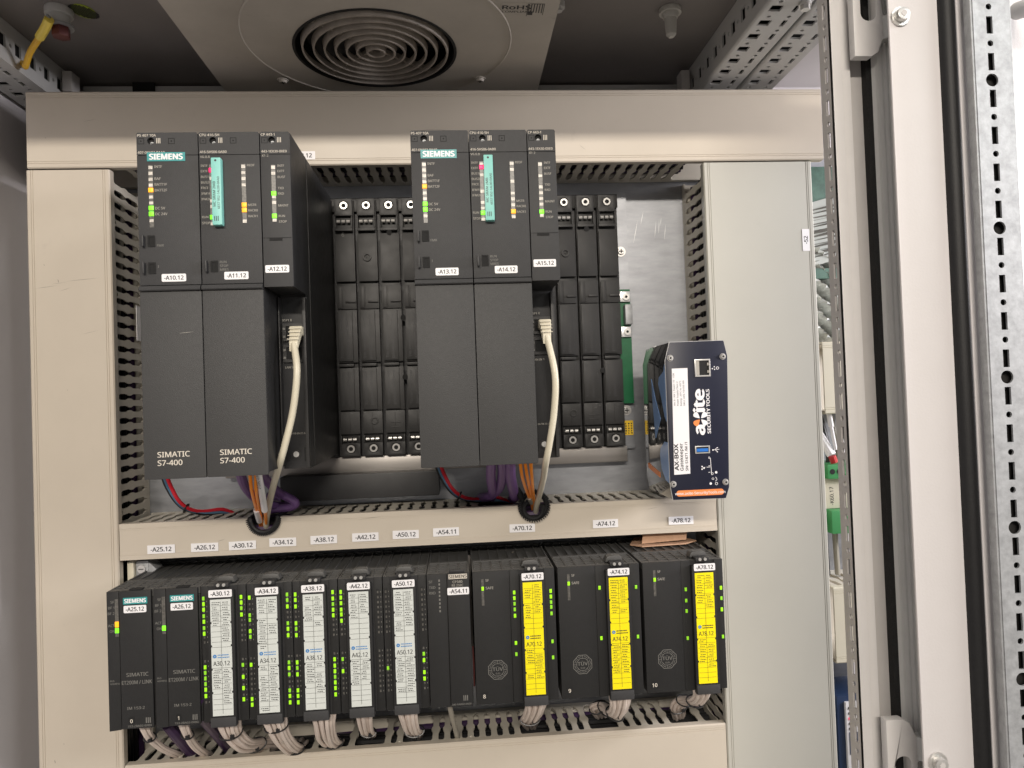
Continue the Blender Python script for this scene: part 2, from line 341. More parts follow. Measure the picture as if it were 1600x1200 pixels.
sx, sy, _ = atZ(784, 5, FZ-.3); sx2, sy2, _ = atZ(848, 26, FZ-.3)
s = MB().box(sx, sx2, sy, sy2, FZ-.35, FZ-.05).build('sticker', 'fan', f)
k = MB(); wd = sx2-sx; up = (0,-1,0)
ym = (sy+sy2)/2
k.txt('RoHS', (sx+1, ym-1.5, FZ-.45), 6.2, (1,0,0), up, 'L', .03, 1.25).txt('COMPLIANT', (sx+1, ym+4.2, FZ-.45), 3.4, (1,0,0), up, 'L', .015)
for q in range(6): k.box(sx+wd*.62+q*wd*.062, sx+wd*.62+q*wd*.062+.9, sy+1, ym+3+q*.4, FZ-.5, FZ-.45)
k.box(sx+wd*.62, sx+wd*.74, ym+2, ym+8, FZ-.56, FZ-.51); k.box(sx+wd*.6, sx+wd*.6+.5, sy+.6, sy2-1, FZ-.5, FZ-.45)
k.box(sx+wd*.6, sx2-.5, sy+.4, sy+.9, FZ-.56, FZ-.51); k.box(sx2-1, sx2-.5, sy+.95, sy2-3, FZ-.56, FZ-.51)
k.build('print', 'ink', s)
x,y,_ = atZ(873,10,476); MB().cyl((x,y,480),(0,0,-1),6,6,16).cyl((x,y,474),(0,0,-1),3.4,3,12).build('ceiling_bolt', 'rail', cl)
# earth stud with yellow cable
x,y,_ = atZ(92,14,480)
t = thing('earth_connection', 'yellow earth cable on a grey roof stud with red bolt', 'earth cable', (x,y,450))
MB().cyl((x,y,480),(0,0,-1),12,7,20).cyl((x,y,473),(0,0,-1),9.5,9,20).build('stud', 'rail', t, .5)
MB().cyl((x+1,y,464),(0,0,-1),11.5,2,20).build('washer', 'zinc', t)
MB().cyl((x+1.5,y,462),(0,0,-1),8,9,6).build('bolt_head', 'bolt', t, .4)
cz = 465
c0 = atZ(77,30,462); c1 = atZ(70,45,458); c2 = atZ(62,58,456); c3 = atZ(47,82,450); c4 = atZ(40,103,442); c5=(c4[0]-5, c4[1]+8, 447); c6 = (c5[0]-8, c5[1]+6, 452)
MB().tube([c0,c1,c2],4.2,10).build('crimp_sleeve', 'ygs', t)
MB().tube([c2,c3,c4,c5,c6],2.9,10).build('cable', 'yg', t)
MB().box(c0[0]-1,x,c0[1]-4,c0[1]+6,463,465).build('cable_lug', 'zinc', t)
# translucent plug on the ceiling
x,y,_ = atZ(1047,14,480)
t = thing('ceiling_plug', 'pale translucent plug hanging from the ceiling right of the fan', 'plug', (x,y,455))
MB().cyl((x,y,480),(0,0,-1),11,5,20).cyl((x,y,475),(0,0,-1),8.5,5,20,7).build('flange', 'clear', t, .5)
MB().cyl((x,y,470),(0,0,-1),6.2,16,16,5).cyl((x,y,454),(0,0,-1),5,2.5,16,2.5).build('plug_tip', 'clear', t)
# ------------------------------------------------------------------ cable ducts
def slotw(t):
    K = [(0,.8),(.07,.8),(.14,3.0),(.35,3.2),(.44,1.5),(.50,1.5),(.58,3.2),(.86,3.0),(.92,.4),(1,.4)]
    return K
PITCH = 12.5
def finger_outline(L, shear=0.):
    h = PITCH/2; pts = [(h-wd, t*L) for t, wd in slotw(0)]
    return pts+[(-u, v) for u, v in reversed(pts)]
def lid_profile(a, b, y=DF):           # across, Y outline with grooves near both edges
    P = [(a, y+9), (a, y+1.2), (a+1.2, y)]
    for g in (4.2, 6.2): P += [(a+g, y), (a+g+.25, y+.55), (a+g+.55, y+.55), (a+g+.8, y)]
    for g in (6.2, 4.2): P += [(b-g-.8, y), (b-g-.55, y+.55), (b-g-.25, y+.55), (b-g, y)]
    P += [(b-1.2, y), (b, y+1.2), (b, y+9), (b-1.6, y+9), (b-1.6, y+2), (a+1.6, y+2), (a+1.6, y+9)]
    return P
LEN = PLATE-6-(DF+7)
def duct(name, label, horiz, a, b, s0, s1, side, m='duct', fm='duct_in', skip=(), lid=True, n0=None, n1=None):
    """a..b across the duct, s0..s1 along it, side: which across-edge carries the visible fingers"""
    t = thing(name, label, 'cable duct', ((s0+s1)/2, PLATE, a) if horiz else ((a+b)/2, PLATE, s0))
    if lid:
        MB().prism(lid_profile(a, b), (lambda u,v,w_: (w_, v, u)) if horiz else (lambda u,v,w_: (u, v, w_)), s0, s1).build('lid', m, t)
    edge = b if side > 0 else a; other = a if side > 0 else b
    def bx(x0,x1,y0,y1): return MB().box(s0+1,s1-1,y0,y1,min(x0,x1),max(x0,x1)) if horiz else MB().box(min(x0,x1),max(x0,x1),y0,y1,s0+1,s1-1)
    ins = 1.8*side
    bx(a+2, b-2, PLATE-2, PLATE-.4).build('base', fm, t)
    bx(other+ins, other+ins+1.5*side, DF+3, PLATE-2.1).build('far_wall', fm, t)
    bx(edge-ins, edge-ins-1.5*side, PLATE-8, PLATE-2.1).build('root_strip', fm, t)
    bx(edge-ins, edge-ins-1.5*side, DF+3, DF+7.5).build('finger_tips', fm, t) if False else None
    mb = MB(); e0 = edge-ins
    out = finger_outline(LEN)
    for hole in (0, 1):
        mm = MB(); hs = [circ(0, LEN*.13, 1.7, 10)] if hole else []
        fn = (lambda u,v,w_: (u, v, w_)) if horiz else (lambda u,v,w_: (w_, v, u))
        mm.perf(out, hs, fn, 0, -1.6*side); me = shared_mesh(mm, 'finger', fm)
        if hole: meh = me
        else: me0 = me
    n = int(((n1 if n1 is not None else s1)-(n0 if n0 is not None else s0)-6)//PITCH)
    for i in range(n):
        c = (n0 if n0 is not None else s0)+3+PITCH*(i+.5)
        if any(q0 < c < q1 for q0, q1 in skip): continue
        share(meh if i % 6 == 3 else me0, 'finger', t, (c, DF+6, e0) if horiz else (e0, DF+6, c))
    return t
top = duct('cable_duct', 'long beige cable duct running along the top of the plate', True, 349.5, 428, -168, 668, -1, n0=-84, n1=532)
left = duct('cable_duct', 'beige vertical cable duct along the left side', False, -169.5, -88, -430, 347.5, 1, n0=-50, n1=346)
right = duct('cable_duct', 'wide pale vertical cable duct right of the modules', False, 532, 653.5, -430, 347.5, -1, 'duct_cool', n0=-430, n1=346)
GX1, GX2 = at(412,812,-62)[0], at(834,780,-62)[0]
mid = duct('cable_duct', 'narrow beige duct between the two module rows carrying white markers', True, -50, -12, -87, 531, 1, lid=False, skip=((GX1-18,GX1+18),(GX2-20,GX2+20),(276,312)))
bot = duct('cable_duct', 'beige duct along the bottom edge below the wire bundles', True, -345, -255, -87, 531, 1, skip=[(at(px,py,-25)[0]-w_, at(px,py,-25)[0]+w_) for px,py,w_ in ((438,1168,9),(470,1162,9),(522,1158,12),(577,1152,14),(650,1148,14),(829,1132,13),(942,1120,13),(1062,1112,14))])
# the middle lid has two round cut-outs for the cables
def notched(x0, x1, z0, z1, notches):
    P = [(x0,z0),(x1,z0),(x1,z1)]
    for cx, r in sorted(notches, reverse=True):
        P += [(cx+r*math.cos(math.pi*i/12), z1-.0-r*1.05*math.sin(math.pi*i/12)) for i in range(13)]
    return P+[(x0,z1)]
NR = 13
ml = MB().prism(notched(-87,531,-50,-13.4,[(GX1,NR),(GX2,NR)]), fXZ, DF+.5, DF+2.4)
for q0,q1 in ((-87,GX1-NR-2.5),(GX1+NR+2.5,GX2-NR-2.5),(GX2+NR+2.5,531)):
    ml.box(q0,q1,DF,DF+.49,-18.4,-13.4).box(q0,q1,DF+.2,DF+.49,-20.2,-18.8).box(q0,q1,DF+2.45,DF+9,-15,-13.4)
ml.box(-87,531,DF,DF+.49,-50,-45.4).box(-87,531,DF+.2,DF+.49,-44.9,-43.6).box(-87,531,DF+2.45,DF+9,-50,-48.4)
ml.build('lid', 'duct', mid)
for px,py,tx_ in ((252,858,'-A25.12'),(320,855,'-A26.12'),(379,852,'-A30.12'),(442,847,'-A34.12'),(506,843,'-A38.12'),(571,839,'-A42.12'),(634,835,'-A50.12'),(697,831,'-A54.11'),(816,825,'-A70.12'),(946,818,'-A74.12'),(1064,813,'-A78.12')):
    X,_,Z = at(px,py,DF); marker(mid, X, Z, 27, 8.6, DF-.02, tx_, rot=R.uniform(-.8,1.2), th=4.3, r=.4)
X,_,Z = at(478,243,DF); marker(top, X-4, Z, 27, 8.6, DF-.02, '-A12.12', th=4.3, r=.4)
X,_,Z = at(1259,375,DF); marker(right, X, Z, 24, 8, DF-.02, '-52', rot=90, th=4.2, r=.4)
# a marker on the left duct's fingers
X,_,Z = atX(216,507,-87); 
p = MB().box(-86.6,-86.0,-10,20,Z-18,Z+20).build('marker_label', 'white', left); p['label']='white marker reading -05'
MB().txt('-05', (-85.9, 6, Z-3), 4.5, (0,0,1), (0,-1,0), 'L', .01).build('lettering', 'ink', p)
# loose wires seen through the slots of the left duct
for k,(m,r) in enumerate((('grey',2.5),('grey',3.5),('blackw',3),('bluew',2),('grey',3))):
    x = -132+k*7; MB().tube([(x,-18+6*(k%3),-400),(x+6*math.sin(k),-10+5*(k%2),-80),(x-4,-14,120),(x+5,-6,335)], r, 8).build('inner_wire_and_fill', m, left)
for d_, z0_, z1_, n_ in ((mid,-46,-20,9),(bot,-335,-268,22),(top,366,420,12)):  # dark cable fill added to keep the duct interiors dark
    for k in range(n_):
        zz = R.uniform(z0_,z1_); yy = R.uniform(-48,14); r_ = R.choice((2.2,3.0,4.0))
        MB().tube([(-84,yy,zz),(60,R.uniform(-48,14),R.uniform(z0_,z1_)),(220,R.uniform(-48,14),R.uniform(z0_,z1_)),(380,R.uniform(-48,14),R.uniform(z0_,z1_)),(528,yy,zz)], r_, 7, sub=5).build('inner_wire_and_fill', R.choice(('blackw','blackw','purpled')), d_)
for k in range(24):                    # unseen dark cables added so the bottom duct's openings look black
    yy = -49+k*2.9; zz = -268-(k%3)*5-R.uniform(0,3)
    MB().tube([(-84,yy,zz),(60,yy+R.uniform(-3,3),zz+R.uniform(-3,3)),(220,yy+R.uniform(-3,3),zz+R.uniform(-3,3)),(380,yy+R.uniform(-3,3),zz+R.uniform(-3,3)),(528,yy,zz)], 3.6, 7, sub=4).build('inner_wire_and_fill', 'blackw' if k % 7 else 'purpled', bot)
for k in range(22):                    # dark cables added behind the fingers to darken the other ducts' slots
    yy = -46+k*2.9; a_ = R.uniform(0,4)
    for d_, zz in ((top, 361+(k%3)*4+a_), (mid, -23-(k%3)*4-a_)):
        MB().tube([(-84,yy,zz),(60,yy+R.uniform(-3,3),zz+R.uniform(-2,2)),(220,yy+R.uniform(-3,3),zz+R.uniform(-2,2)),(380,yy+R.uniform(-3,3),zz+R.uniform(-2,2)),(528,yy,zz)], 3.3, 7, sub=4).build('inner_wire_and_fill', 'blackw' if k % 6 else 'purpled', d_)
    if k > 15: continue
    for d_, xx in ((right, 545+(k%3)*4+a_), (left, -102-(k%3)*4-a_)):
        yk = -46+k*4.1
        MB().tube([(xx,yk,-420),(xx,yk+R.uniform(-3,3),-100),(xx,yk+R.uniform(-3,3),150),(xx,yk,343)], 3.4, 7, sub=5).build('inner_wire_and_fill', 'blackw' if k % 5 else R.choice(('purpled','grey')), d_)
for k in range(16):  # further dark fill added inside the right duct
    xx = R.uniform(560,610); yy = R.uniform(-45,12)
    MB().tube([(xx,yy,-420),(xx+R.uniform(-8,8),R.uniform(-45,12),-100),(xx+R.uniform(-8,8),R.uniform(-45,12),150),(xx,yy,345)], R.choice((2.2,3.2,4)), 7, sub=5).build('inner_wire_and_fill', R.choice(('blackw','purpled','blackw','bluew')), right)
for k in range(12):  # same added dark fill for the left duct
    xx = R.uniform(-150,-100); yy = R.uniform(-30,14)
    MB().tube([(xx,yy,-420),(xx+R.uniform(-8,8),R.uniform(-30,12),-100),(xx+R.uniform(-8,8),R.uniform(-30,12),150),(xx,yy,345)], R.choice((2.2,3.2,4)), 7, sub=5).build('inner_wire_and_fill', R.choice(('blackw','purpled','blackw')), left)
def scratch(parent, m, Y, p0, p1, wd=.35):
    a, b_ = at(*p0, Y), at(*p1, Y); dx_, dz_ = b_[0]-a[0], b_[2]-a[2]; L_ = math.hypot(dx_, dz_); nx_, nz_ = -dz_/L_*wd/2, dx_/L_*wd/2
    q = [(a[0],a[2]),(a[0]+dx_*.4+nx_,a[2]+dz_*.4+nz_),(b_[0],b_[2]),(a[0]+dx_*.6-nx_,a[2]+dz_*.6-nz_)]
    return MB().prism(q, fXZ, Y-.06, Y-.01).build('scuff_mark', m, parent)
for p0, p1, wd in (((100,440),(156,434),.5),((55,451),(90,446),.5),((80,444),(104,441),.3),((93,455),(112,449),.4),((125,523),(155,516),.3),((90,436),(92,442),.9),((68,413),(70,415),.8),((85,1187),(87,1193),1.0),((99,1162),(101,1163),.9),((105,609),(106,610),.8)): scratch(left, 'scuff', DF, p0, p1, wd)
for p0, p1, wd in (((800,864),(802,862),.8),((340,846),(352,842),.4),((560,812),(600,806),.3),((1010,796),(1030,792),.3)): scratch(mid, 'scuff', DF, p0, p1, wd)
for p0, p1, wd in (((640,204),(700,202),.3),((905,226),(915,234),.4),((70,215),(72,216),.8),((130,190),(150,186),.3)): scratch(top, 'scuff', DF, p0, p1, wd)
for p0, p1 in (((1025,345),(1023,372)),((1030,342),(1029,366)),((1033,340),(1032,352)),((996,345),(990,380)),((1040,350),(1038,375)),((1005,330),(1001,352))): scratch(bpy.data.objects['mounting_plate'], 'edge', PLATE, p0, p1, .5)
# ------------------------------------------------------------------ S7-400 style rack
rack = thing('module_rack', 'black nine plus nine slot backplane rack behind the large modules', 'rack', (225, PLATE, 30))
b = MB().box(-2,452,8,PLATE-.3,318,334); b.build('top_profile', 'slot', rack, .8)
b = MB().box(-2,452,6,PLATE-.3,22,40); b.build('bottom_profile', 'alu', rack, .8)
MB().box(-2,452,14,PLATE-.3,40.5,317.5).build('backplane', 'black', rack)
MB().perf(rrect(450.5,464,36,338,3), [circ(455,264.5,2.6)], fXZ, 16, 19).build('end_flange', 'galv', rack)
slotm = {}
for v in range(3):
    b = MB(); hw = 11.3
    b.box(-hw+.5,hw-1,4.5,13.9,41,331)                                     # web
    b.perf(rect(-hw+.8,hw-2,311.5,330.5), [circ(0,322.8,5.2,18)], fXZ, -1.5, 1.4)
    b.box(-hw+.8,-hw+2,-2.5,1.4,297,311).box(hw-3.2,hw-2,-2.5,1.4,297,311).box(-hw+.8,hw-2,-2.5,1.4,294,297)
    b.prism(rrect(-hw+.6,hw-.4,237,290,1.2), fXZ, -1.2, 1.4)          # upper cover
    b.prism(rrect(-hw+.8,hw-.2,206,232,.8), fXZ, -.8, 1.4)
    b.box(-hw+2,-hw+6.2,-2.0,-.85,207,231).box(-hw+7,-hw+7.7,-1.3,-.85,207,231).box(hw-12,hw-1,-3.2,-.85,213,215.2)
    b.prism(rrect(-hw+.8,hw-.2,146,205.2,.6), fXZ, -.6, 1.4); b.prism(rrect(-hw+1.6,hw-5.2,147.5,204,.4), fXZ, -3.0, -.65)
    b.box(-hw+1.2,hw-4.8,-5.0,1.4,141.2,144.4)
    b.prism(rrect(-hw+.8,hw-.2,92,140.4,.6), fXZ, -.6, 1.4); b.prism(rrect(-hw+1.6,hw-5.2,93,139.4,.4), fXZ, -3.0, -.65)
    b.prism(rrect(-hw+.8,hw-.4,66,91,.6), fXZ, -.8, 1.4); b.box(-.4,.2,-1.2,-.85,67,90)
    b.perf(rect(-hw+.8,hw-1,41,55.5), [circ(0,49.5,5.2,18)], fXZ, -1.5, 1.4)
    b.box(-hw+.8,-hw+2,-2.5,1.4,56,64).box(hw-2.2,hw-1,-2.5,1.4,56,64)
    if v == 1: b.ring((-.5,-1.2,264),(0,-1,0),2.8,4.8,1.8,20).cyl((-.5,-1.2,264),(0,-1,0),1.2,.5,10).ring((2,-.8,80),(0,-1,0),2.6,4.4,.9,18)
    if v == 2: b.box(-5,6,-1.4,-.85,72,73).box(-5,6,-1.4,-.85,77,78)
    slotm[v] = shared_mesh(b, 'slot_cover', 'slot', .25)
emb = MB()
for z in (150, 98):
    for q, tx_ in enumerate(('To remove cover', 'please pull here')): emb.txt(tx_, (-4.6+q*6.2, -3.06, z), 3.0, (0,0,1), (-1,0,0), 'L', .02, 1, 50 if z > 140 else 38)
embm = shared_mesh(emb, 'embossed_lettering', 'ink')
ringm = shared_mesh(MB().ring((0,0,0),(0,1,0),2.4,4.3,2,20), 'screw_ring', 'chrome')
darkm = shared_mesh(MB().cyl((0,.6,0),(0,1,0),2.5,1.2,14), 'screw_bore', 'hole')
pinm = shared_mesh(MB().tube([(-1.9,0,0),(1.9,0,0)],1.9,10,raw=True), 'contact_roller', 'chrome')
pitm = shared_mesh(MB().cyl((0,0,0),(0,-1,0),3.0,.4,16), 'guide_hole', 'hole')
for k in list(range(5,10))+list(range(14,19)):
    X = 25*(k-.5); v = {7:1, 15:1, 16:1, 8:2, 17:2}.get(k, 0)
    o = share(slotm[v], 'slot_cover', rack, (X,0,0)); o['_o'] = [X,0,0]
    share(embm, 'embossed_lettering', o, (X,0,0))
    for z in (322.8, 49.5):
        share(ringm, 'screw_ring', o, (X,-1.7,z)); share(darkm, 'screw_bore', o, (X,-1.4,z))
    for z in (305, 60):
        for q in (-1,0,1): share(pinm, 'contact_roller', o, (X-.8+q*5.4,-.2,z))
    if v == 2 or k == 9: share(pitm, 'guide_hole', o, (X+(0 if v == 2 else -12.4), -1.65 if v==2 else -2.0, 291.5 if v == 2 else 195))
    if k in (9,18): share(pitm, 'guide_hole', o, (X-12.4,-2.0,128))
X,_,Z = at(536,367,-1.4); MB().txt('6', (X-1.6,-1.3,Z-2), 4.2).build('slot_number', 'printd', rack)
# green bus board with plug on the right flange
t = thing('bus_board', 'slim green circuit board with metal plug at the right rack end', 'circuit board', (455,10,89))
MB().prism(rect(448,462.5,89,222), fXZ, 8, 11).build('board', 'pcb', t)
b = MB().box(450,461.5,4,7.9,207,219).box(450,461.5,4,7.9,166,178); b.build('metal_tab', 'edge', t, .4)
MB().box(453.5,462,-4,7.9,180,203).build('plug_housing', 'zinc', t, 1.2)
for z in (212.5,172): 
    s = MB().cyl((456.5,3.9,z),(0,-1,0),4,2,16).build('screw', 'steel', t); MB().cyl((456.5,1.8,z),(0,-1,0),1.6,.3,8).build('recess', 'hole', s)
for px,py in ((970,393),(979,641)):
    X,_,Z = at(px,py,14); t2 = MB().ring((X,15.9,Z),(0,-1,0),2.6,6,1.2,20).cyl((X,15.9,Z),(0,-1,0),4.2,4,18,3.4).build('screw', 'steel', rack)
    MB().box(X-2.6,X+2.6,11.4,11.8,Z-.5,Z+.5).box(X-.5,X+.5,11.3,11.7,Z-2.6,Z+2.6).build('cross_recess', 'hole', t2)
X,_,Z = at(983,669,15.5); s = MB().prism(rrect(X-5.5,X+5,Z-8,Z+9,.6), fXZ, 15.9, 15.5).build('yellow_sticker', 'stick', rack)
k = MB()
for q in range(3): 
    for j in range(5): k.box(X-4.5+q*3.4, X-2.6+q*3.4-R.random()*.9, 15.3, 15.45, Z-6.5+j*2.8, Z-5+j*2.8)
k.build('print', 'ink', s)
# dark cross piece in front of the plate, below the left half of the rack
lone(MB().prism(rrect(63,234.5,-4,23,1.5), fXZ, -18, 21.5), 'cover_bar', 'black', 'black plastic bar below the rack between the two module groups', 'cover bar', bevel=.6)
# ------------------------------------------------------------------ large modules
YF = -206.0; Z0 = 43.2; ZT = 330.1; ZM = 203.0
LED = {c: shared_mesh(MB().box(-2.0,2.0,-.7,0,-1.9,1.9), 'led', c, .3) for c in ('green','amber','red')}
def led_strip(t, X, zt, zb, lit, step=None, dark=True):
    n = int((zt-zb)/4.55); rows = []
    st = MB().box(X-1.7,X+1.7,YF-.15,YF-.02,zb,zt).build('led_strip', 'piped', t)
    lens = MB()
    for i in range(n):
        z = zt-2.2-i*(zt-zb-3)/max(1,n-1)
        if all(abs(z-zl) > 2.6 for zl, _ in lit) and R.random() > .22: lens.box(X-1.6,X+1.6,YF-.45,YF-.16,z-1.3,z+1.0+R.random()*.5)
    lens.build('unlit_lenses', 'pipe', st)
    for zl, c in lit: share(LED[c], 'led', t, (X,YF-.2,zl))
def front_head(t, x0, x1, title, order, holes):
    xm = x0+9.8 if x1-x0 < 30 else x0+11.8
    hs = [circ(xm, 323.2, 2.9, 18)]
    MB().perf([(x0+.4,ZT-18.8),(x1-.4,ZT-18.8),(x1-.4,ZT-1.2),(x1-1.4,ZT),(x0+1.4,ZT),(x0+.4,ZT-1.2)], hs, fXZ, YF, YF+3).build('head_panel', 'plastic', t)
    MB().cyl((xm,YF+2.9,323.2),(0,1,0),2.95,.6,16).build('screw_well', 'hole', t)
    s = MB().cyl((xm+.3,YF+2.4,321.7),(0,1,0),1.5,.5,12).build('screw', 'zinc', t); MB().box(xm-.9,xm+1.5,YF+2.2,YF+2.35,321.5,321.9).build('slot', 'hole', s)
    k = MB(); k.txt(title, (x0+1.2,YF-.05,ZT-3.4), 2.1).txt(order, (x0+1.2,YF-.05,ZT-17.6), 2.0)
    for q in range(3): k.box(xm+4.6+q*1.3, xm+5.2+q*1.3, YF-.06, YF-.02, 321, 325.4)
    k.build('print', 'printb', t)
    wn = MB()
    for xq in holes: wn.perf(rect(xq-2.6,xq+2.6,320.4,325.4), [rect(xq-2.1,xq+2.1,320.9,324.9)], fXZ, YF-.08, YF-.01).cyl((xq,YF-.1,322.9),(0,1,0),.7,.08,8)
    wn.build('window_frame', 'hole', t)
def shell(t, x0, x1, lower=True):
    MB().box(x0+.4,x1-.4,YF+3.05,-3.2,ZM-.5 if not lower else Z0+2,ZT-.3).build('body', 'black', t, .5)
    MB().box(x0+.4,x1-.4,YF+3.05,-134,ZM-1 if not lower else Z0+1.2,ZT-.1).build('front_housing', 'plastic', t, .6) if False else None
def switch(t, X, Z, texts):
    MB().perf(rrect(X-2.9,X+3.1,Z-4.8,Z+4.8,.5,2), [rect(X-1.6,X+1.9,Z-3.4,Z+3.4)], fXZ, YF-.5, YF-.02).build('switch_frame', 'hole', t)
    MB().box(X-1.55,X+1.85,YF-.1,YF-.03,Z-3.35,Z+3.35).build('switch_well', 'hole', t)
    MB().prism(rrect(X-6.6,X-4.9,Z-5.2,Z+4.6,.8,3), fXZ, YF-4.5, YF-.02).build('switch_lever', 'black', t, .4)
    k = MB()
    for dx, dz, s_ in texts: k.txt(s_, (X+dx,YF-.05,Z+dz), 2.0)
    k.build('print', 'printd', t)
def lower_cover(t, x0, x1, words):
    MB().prism([(YF-2.0,ZM-1),(YF-3.4,ZM-4.2),(YF-2.6,ZM-5.0),(YF,ZM-5.2),(YF+3,ZM-5.2),(YF+3,ZM-.4),(YF,ZM-.4)], fYZ, x0+.4, x1-.5).build('cover_lip', 'plastic', t)
    MB().prism(rrect(x0+.3,x1-.3,Z0,ZM-5.4,1.2), fXZ, YF-.6, YF+3).build('cover', 'cover', t, .5)
    if words:
        MB().txt('SIMATIC', (x0+11.2,YF-.66,61.2), 4.3, fit=25.6, bold=.02).build('lettering', 'printb', t)
        MB().txt('S7-400', (x0+11.2,YF-.66,54.4), 4.3, fit=19.6, bold=.02).build('lettering', 'printb', t)
def ps(x0, tagtxt, label, words):
    t = thing('power_supply_module', label, 'control module', (x0+25, YF, Z0), 'large control modules in the upper row')
    shell(t, x0, x0+50); front_head(t, x0, x0+50, 'PS 407 10A', '407-0KA02-0AA0', (x0+4, x0+28.5))
    MB().prism([(x0+.4,ZM),(x0+49.6,ZM),(x0+49.6,ZT-19.2),(x0+.4,ZT-19.2)], fXZ, YF, YF+3).build('front_panel', 'plastic', t, .3)
    bd = MB().prism(rect(x0+8.7,x0+39.3,306.0,313.8-.4), fXZ, YF-.5, YF-.02).build('brand_badge', 'teal', t)
    MB().txt('SIEMENS', (x0+24,YF-.56,307.5), 4.5, align='C', bold=.06, fit=26.5).build('lettering', 'white', bd)
    led_strip(t, x0+11.2, 303, 251, [(282.0,'amber'),(267,'green'),(262.2,'green')])
    k = MB()
    for z, s_ in ((300.5,'INTF'),(290.5,'BAF'),(285.7,'BATT1F'),(280.9,'BATT2F'),(265.9,'DC 5V'),(261.1,'DC 24V')): k.txt(s_, (x0+14.2,YF-.05,z), 2.1)
    k.build('print', 'print', t)
    switch(t, x0+10.4, 239.6, ((4.4,-4.6,'FMR'),)); switch(t, x0+10.4, 217.2, ((4.8,.2,'I'),))
    marker(t, x0+27.8, 208.9, 19.5, 6.4, YF-.02, tagtxt, th=3.3)
    lower_cover(t, x0, x0+50, words); return t
def cpu(x0, tagtxt, label, words, amb):
    t = thing('processor_module', label, 'control module', (x0+25, YF, Z0), 'large control modules in the upper row')
    shell(t, x0, x0+50); front_head(t, x0, x0+50, 'CPU 416-5H', '416-5HS06-0AB0', (x0+4, x0+28.5))
    MB().prism([(x0+.4,ZM),(x0+49.6,ZM),(x0+49.6,ZT-19.2),(x0+.4,ZT-19.2)], fXZ, YF, YF+3).build('front_panel', 'plastic', t, .3)
    led_strip(t, x0+10.2, 303, 252.4, [(298,'red'),(258.6,'green')]); led_strip(t, x0+36.2, 303, 254, amb)
    k = MB(); k.txt('V6.0.8', (x0+1.2,YF-.05,308.4), 2.0)
    for z, s_ in ((301,'INTF'),(296.4,'EXTF'),(291.7,'BUS1F'),(287,'BUS2F'),(282.4,'FRCE'),(277.6,'IFM1F'),(273,'IFM2F'),(258,'RUN'),(253,'STOP')): k.txt(s_, (x0+1.6,YF-.05,z), 1.9)
    for z, s_ in ((301,'REDF'),(267.6,'MSTR'),(263,'RACK0'),(258.2,'RACK1')): k.txt(s_, (x0+39.2,YF-.05,z), 1.9)
    k.build('print', 'print', t)
    c = MB().prism(rrect(x0+11.9,x0+19.6,250.8,306.6,.6), fXZ, YF-6.5, YF-.05).build('memory_card', 'card', t, .35)
    k = MB().txt('MC SRAM 2MB', (x0+15,YF-6.6,266), 2.0, (0,0,1), (-1,0,0), 'L', .0, 1.1).txt('6ES7 952-1AL00-0AA0', (x0+18.3,YF-6.6,264), 1.8, (0,0,1), (-1,0,0), 'L', 0, 1.05)
    k.cyl((x0+15.6,YF-6.55,304.2),(0,-1,0),.9,.1,10)
    for q in range(3): k.box(x0+13.6+q*1.4,x0+14.2+q*1.4,YF-6.62,YF-6.52,254,258)
    k.build('lettering', 'ink', c)
    switch(t, x0+10.4, 217.6, ((4.6,2.6,'RUN'),(4.6,-.6,'STOP'),(4.6,-3.8,'MRES')))
    marker(t, x0+28.2, 209.6, 19.5, 6.4, YF-.02, tagtxt, th=3.3)
    lower_cover(t, x0, x0+50, words); return t
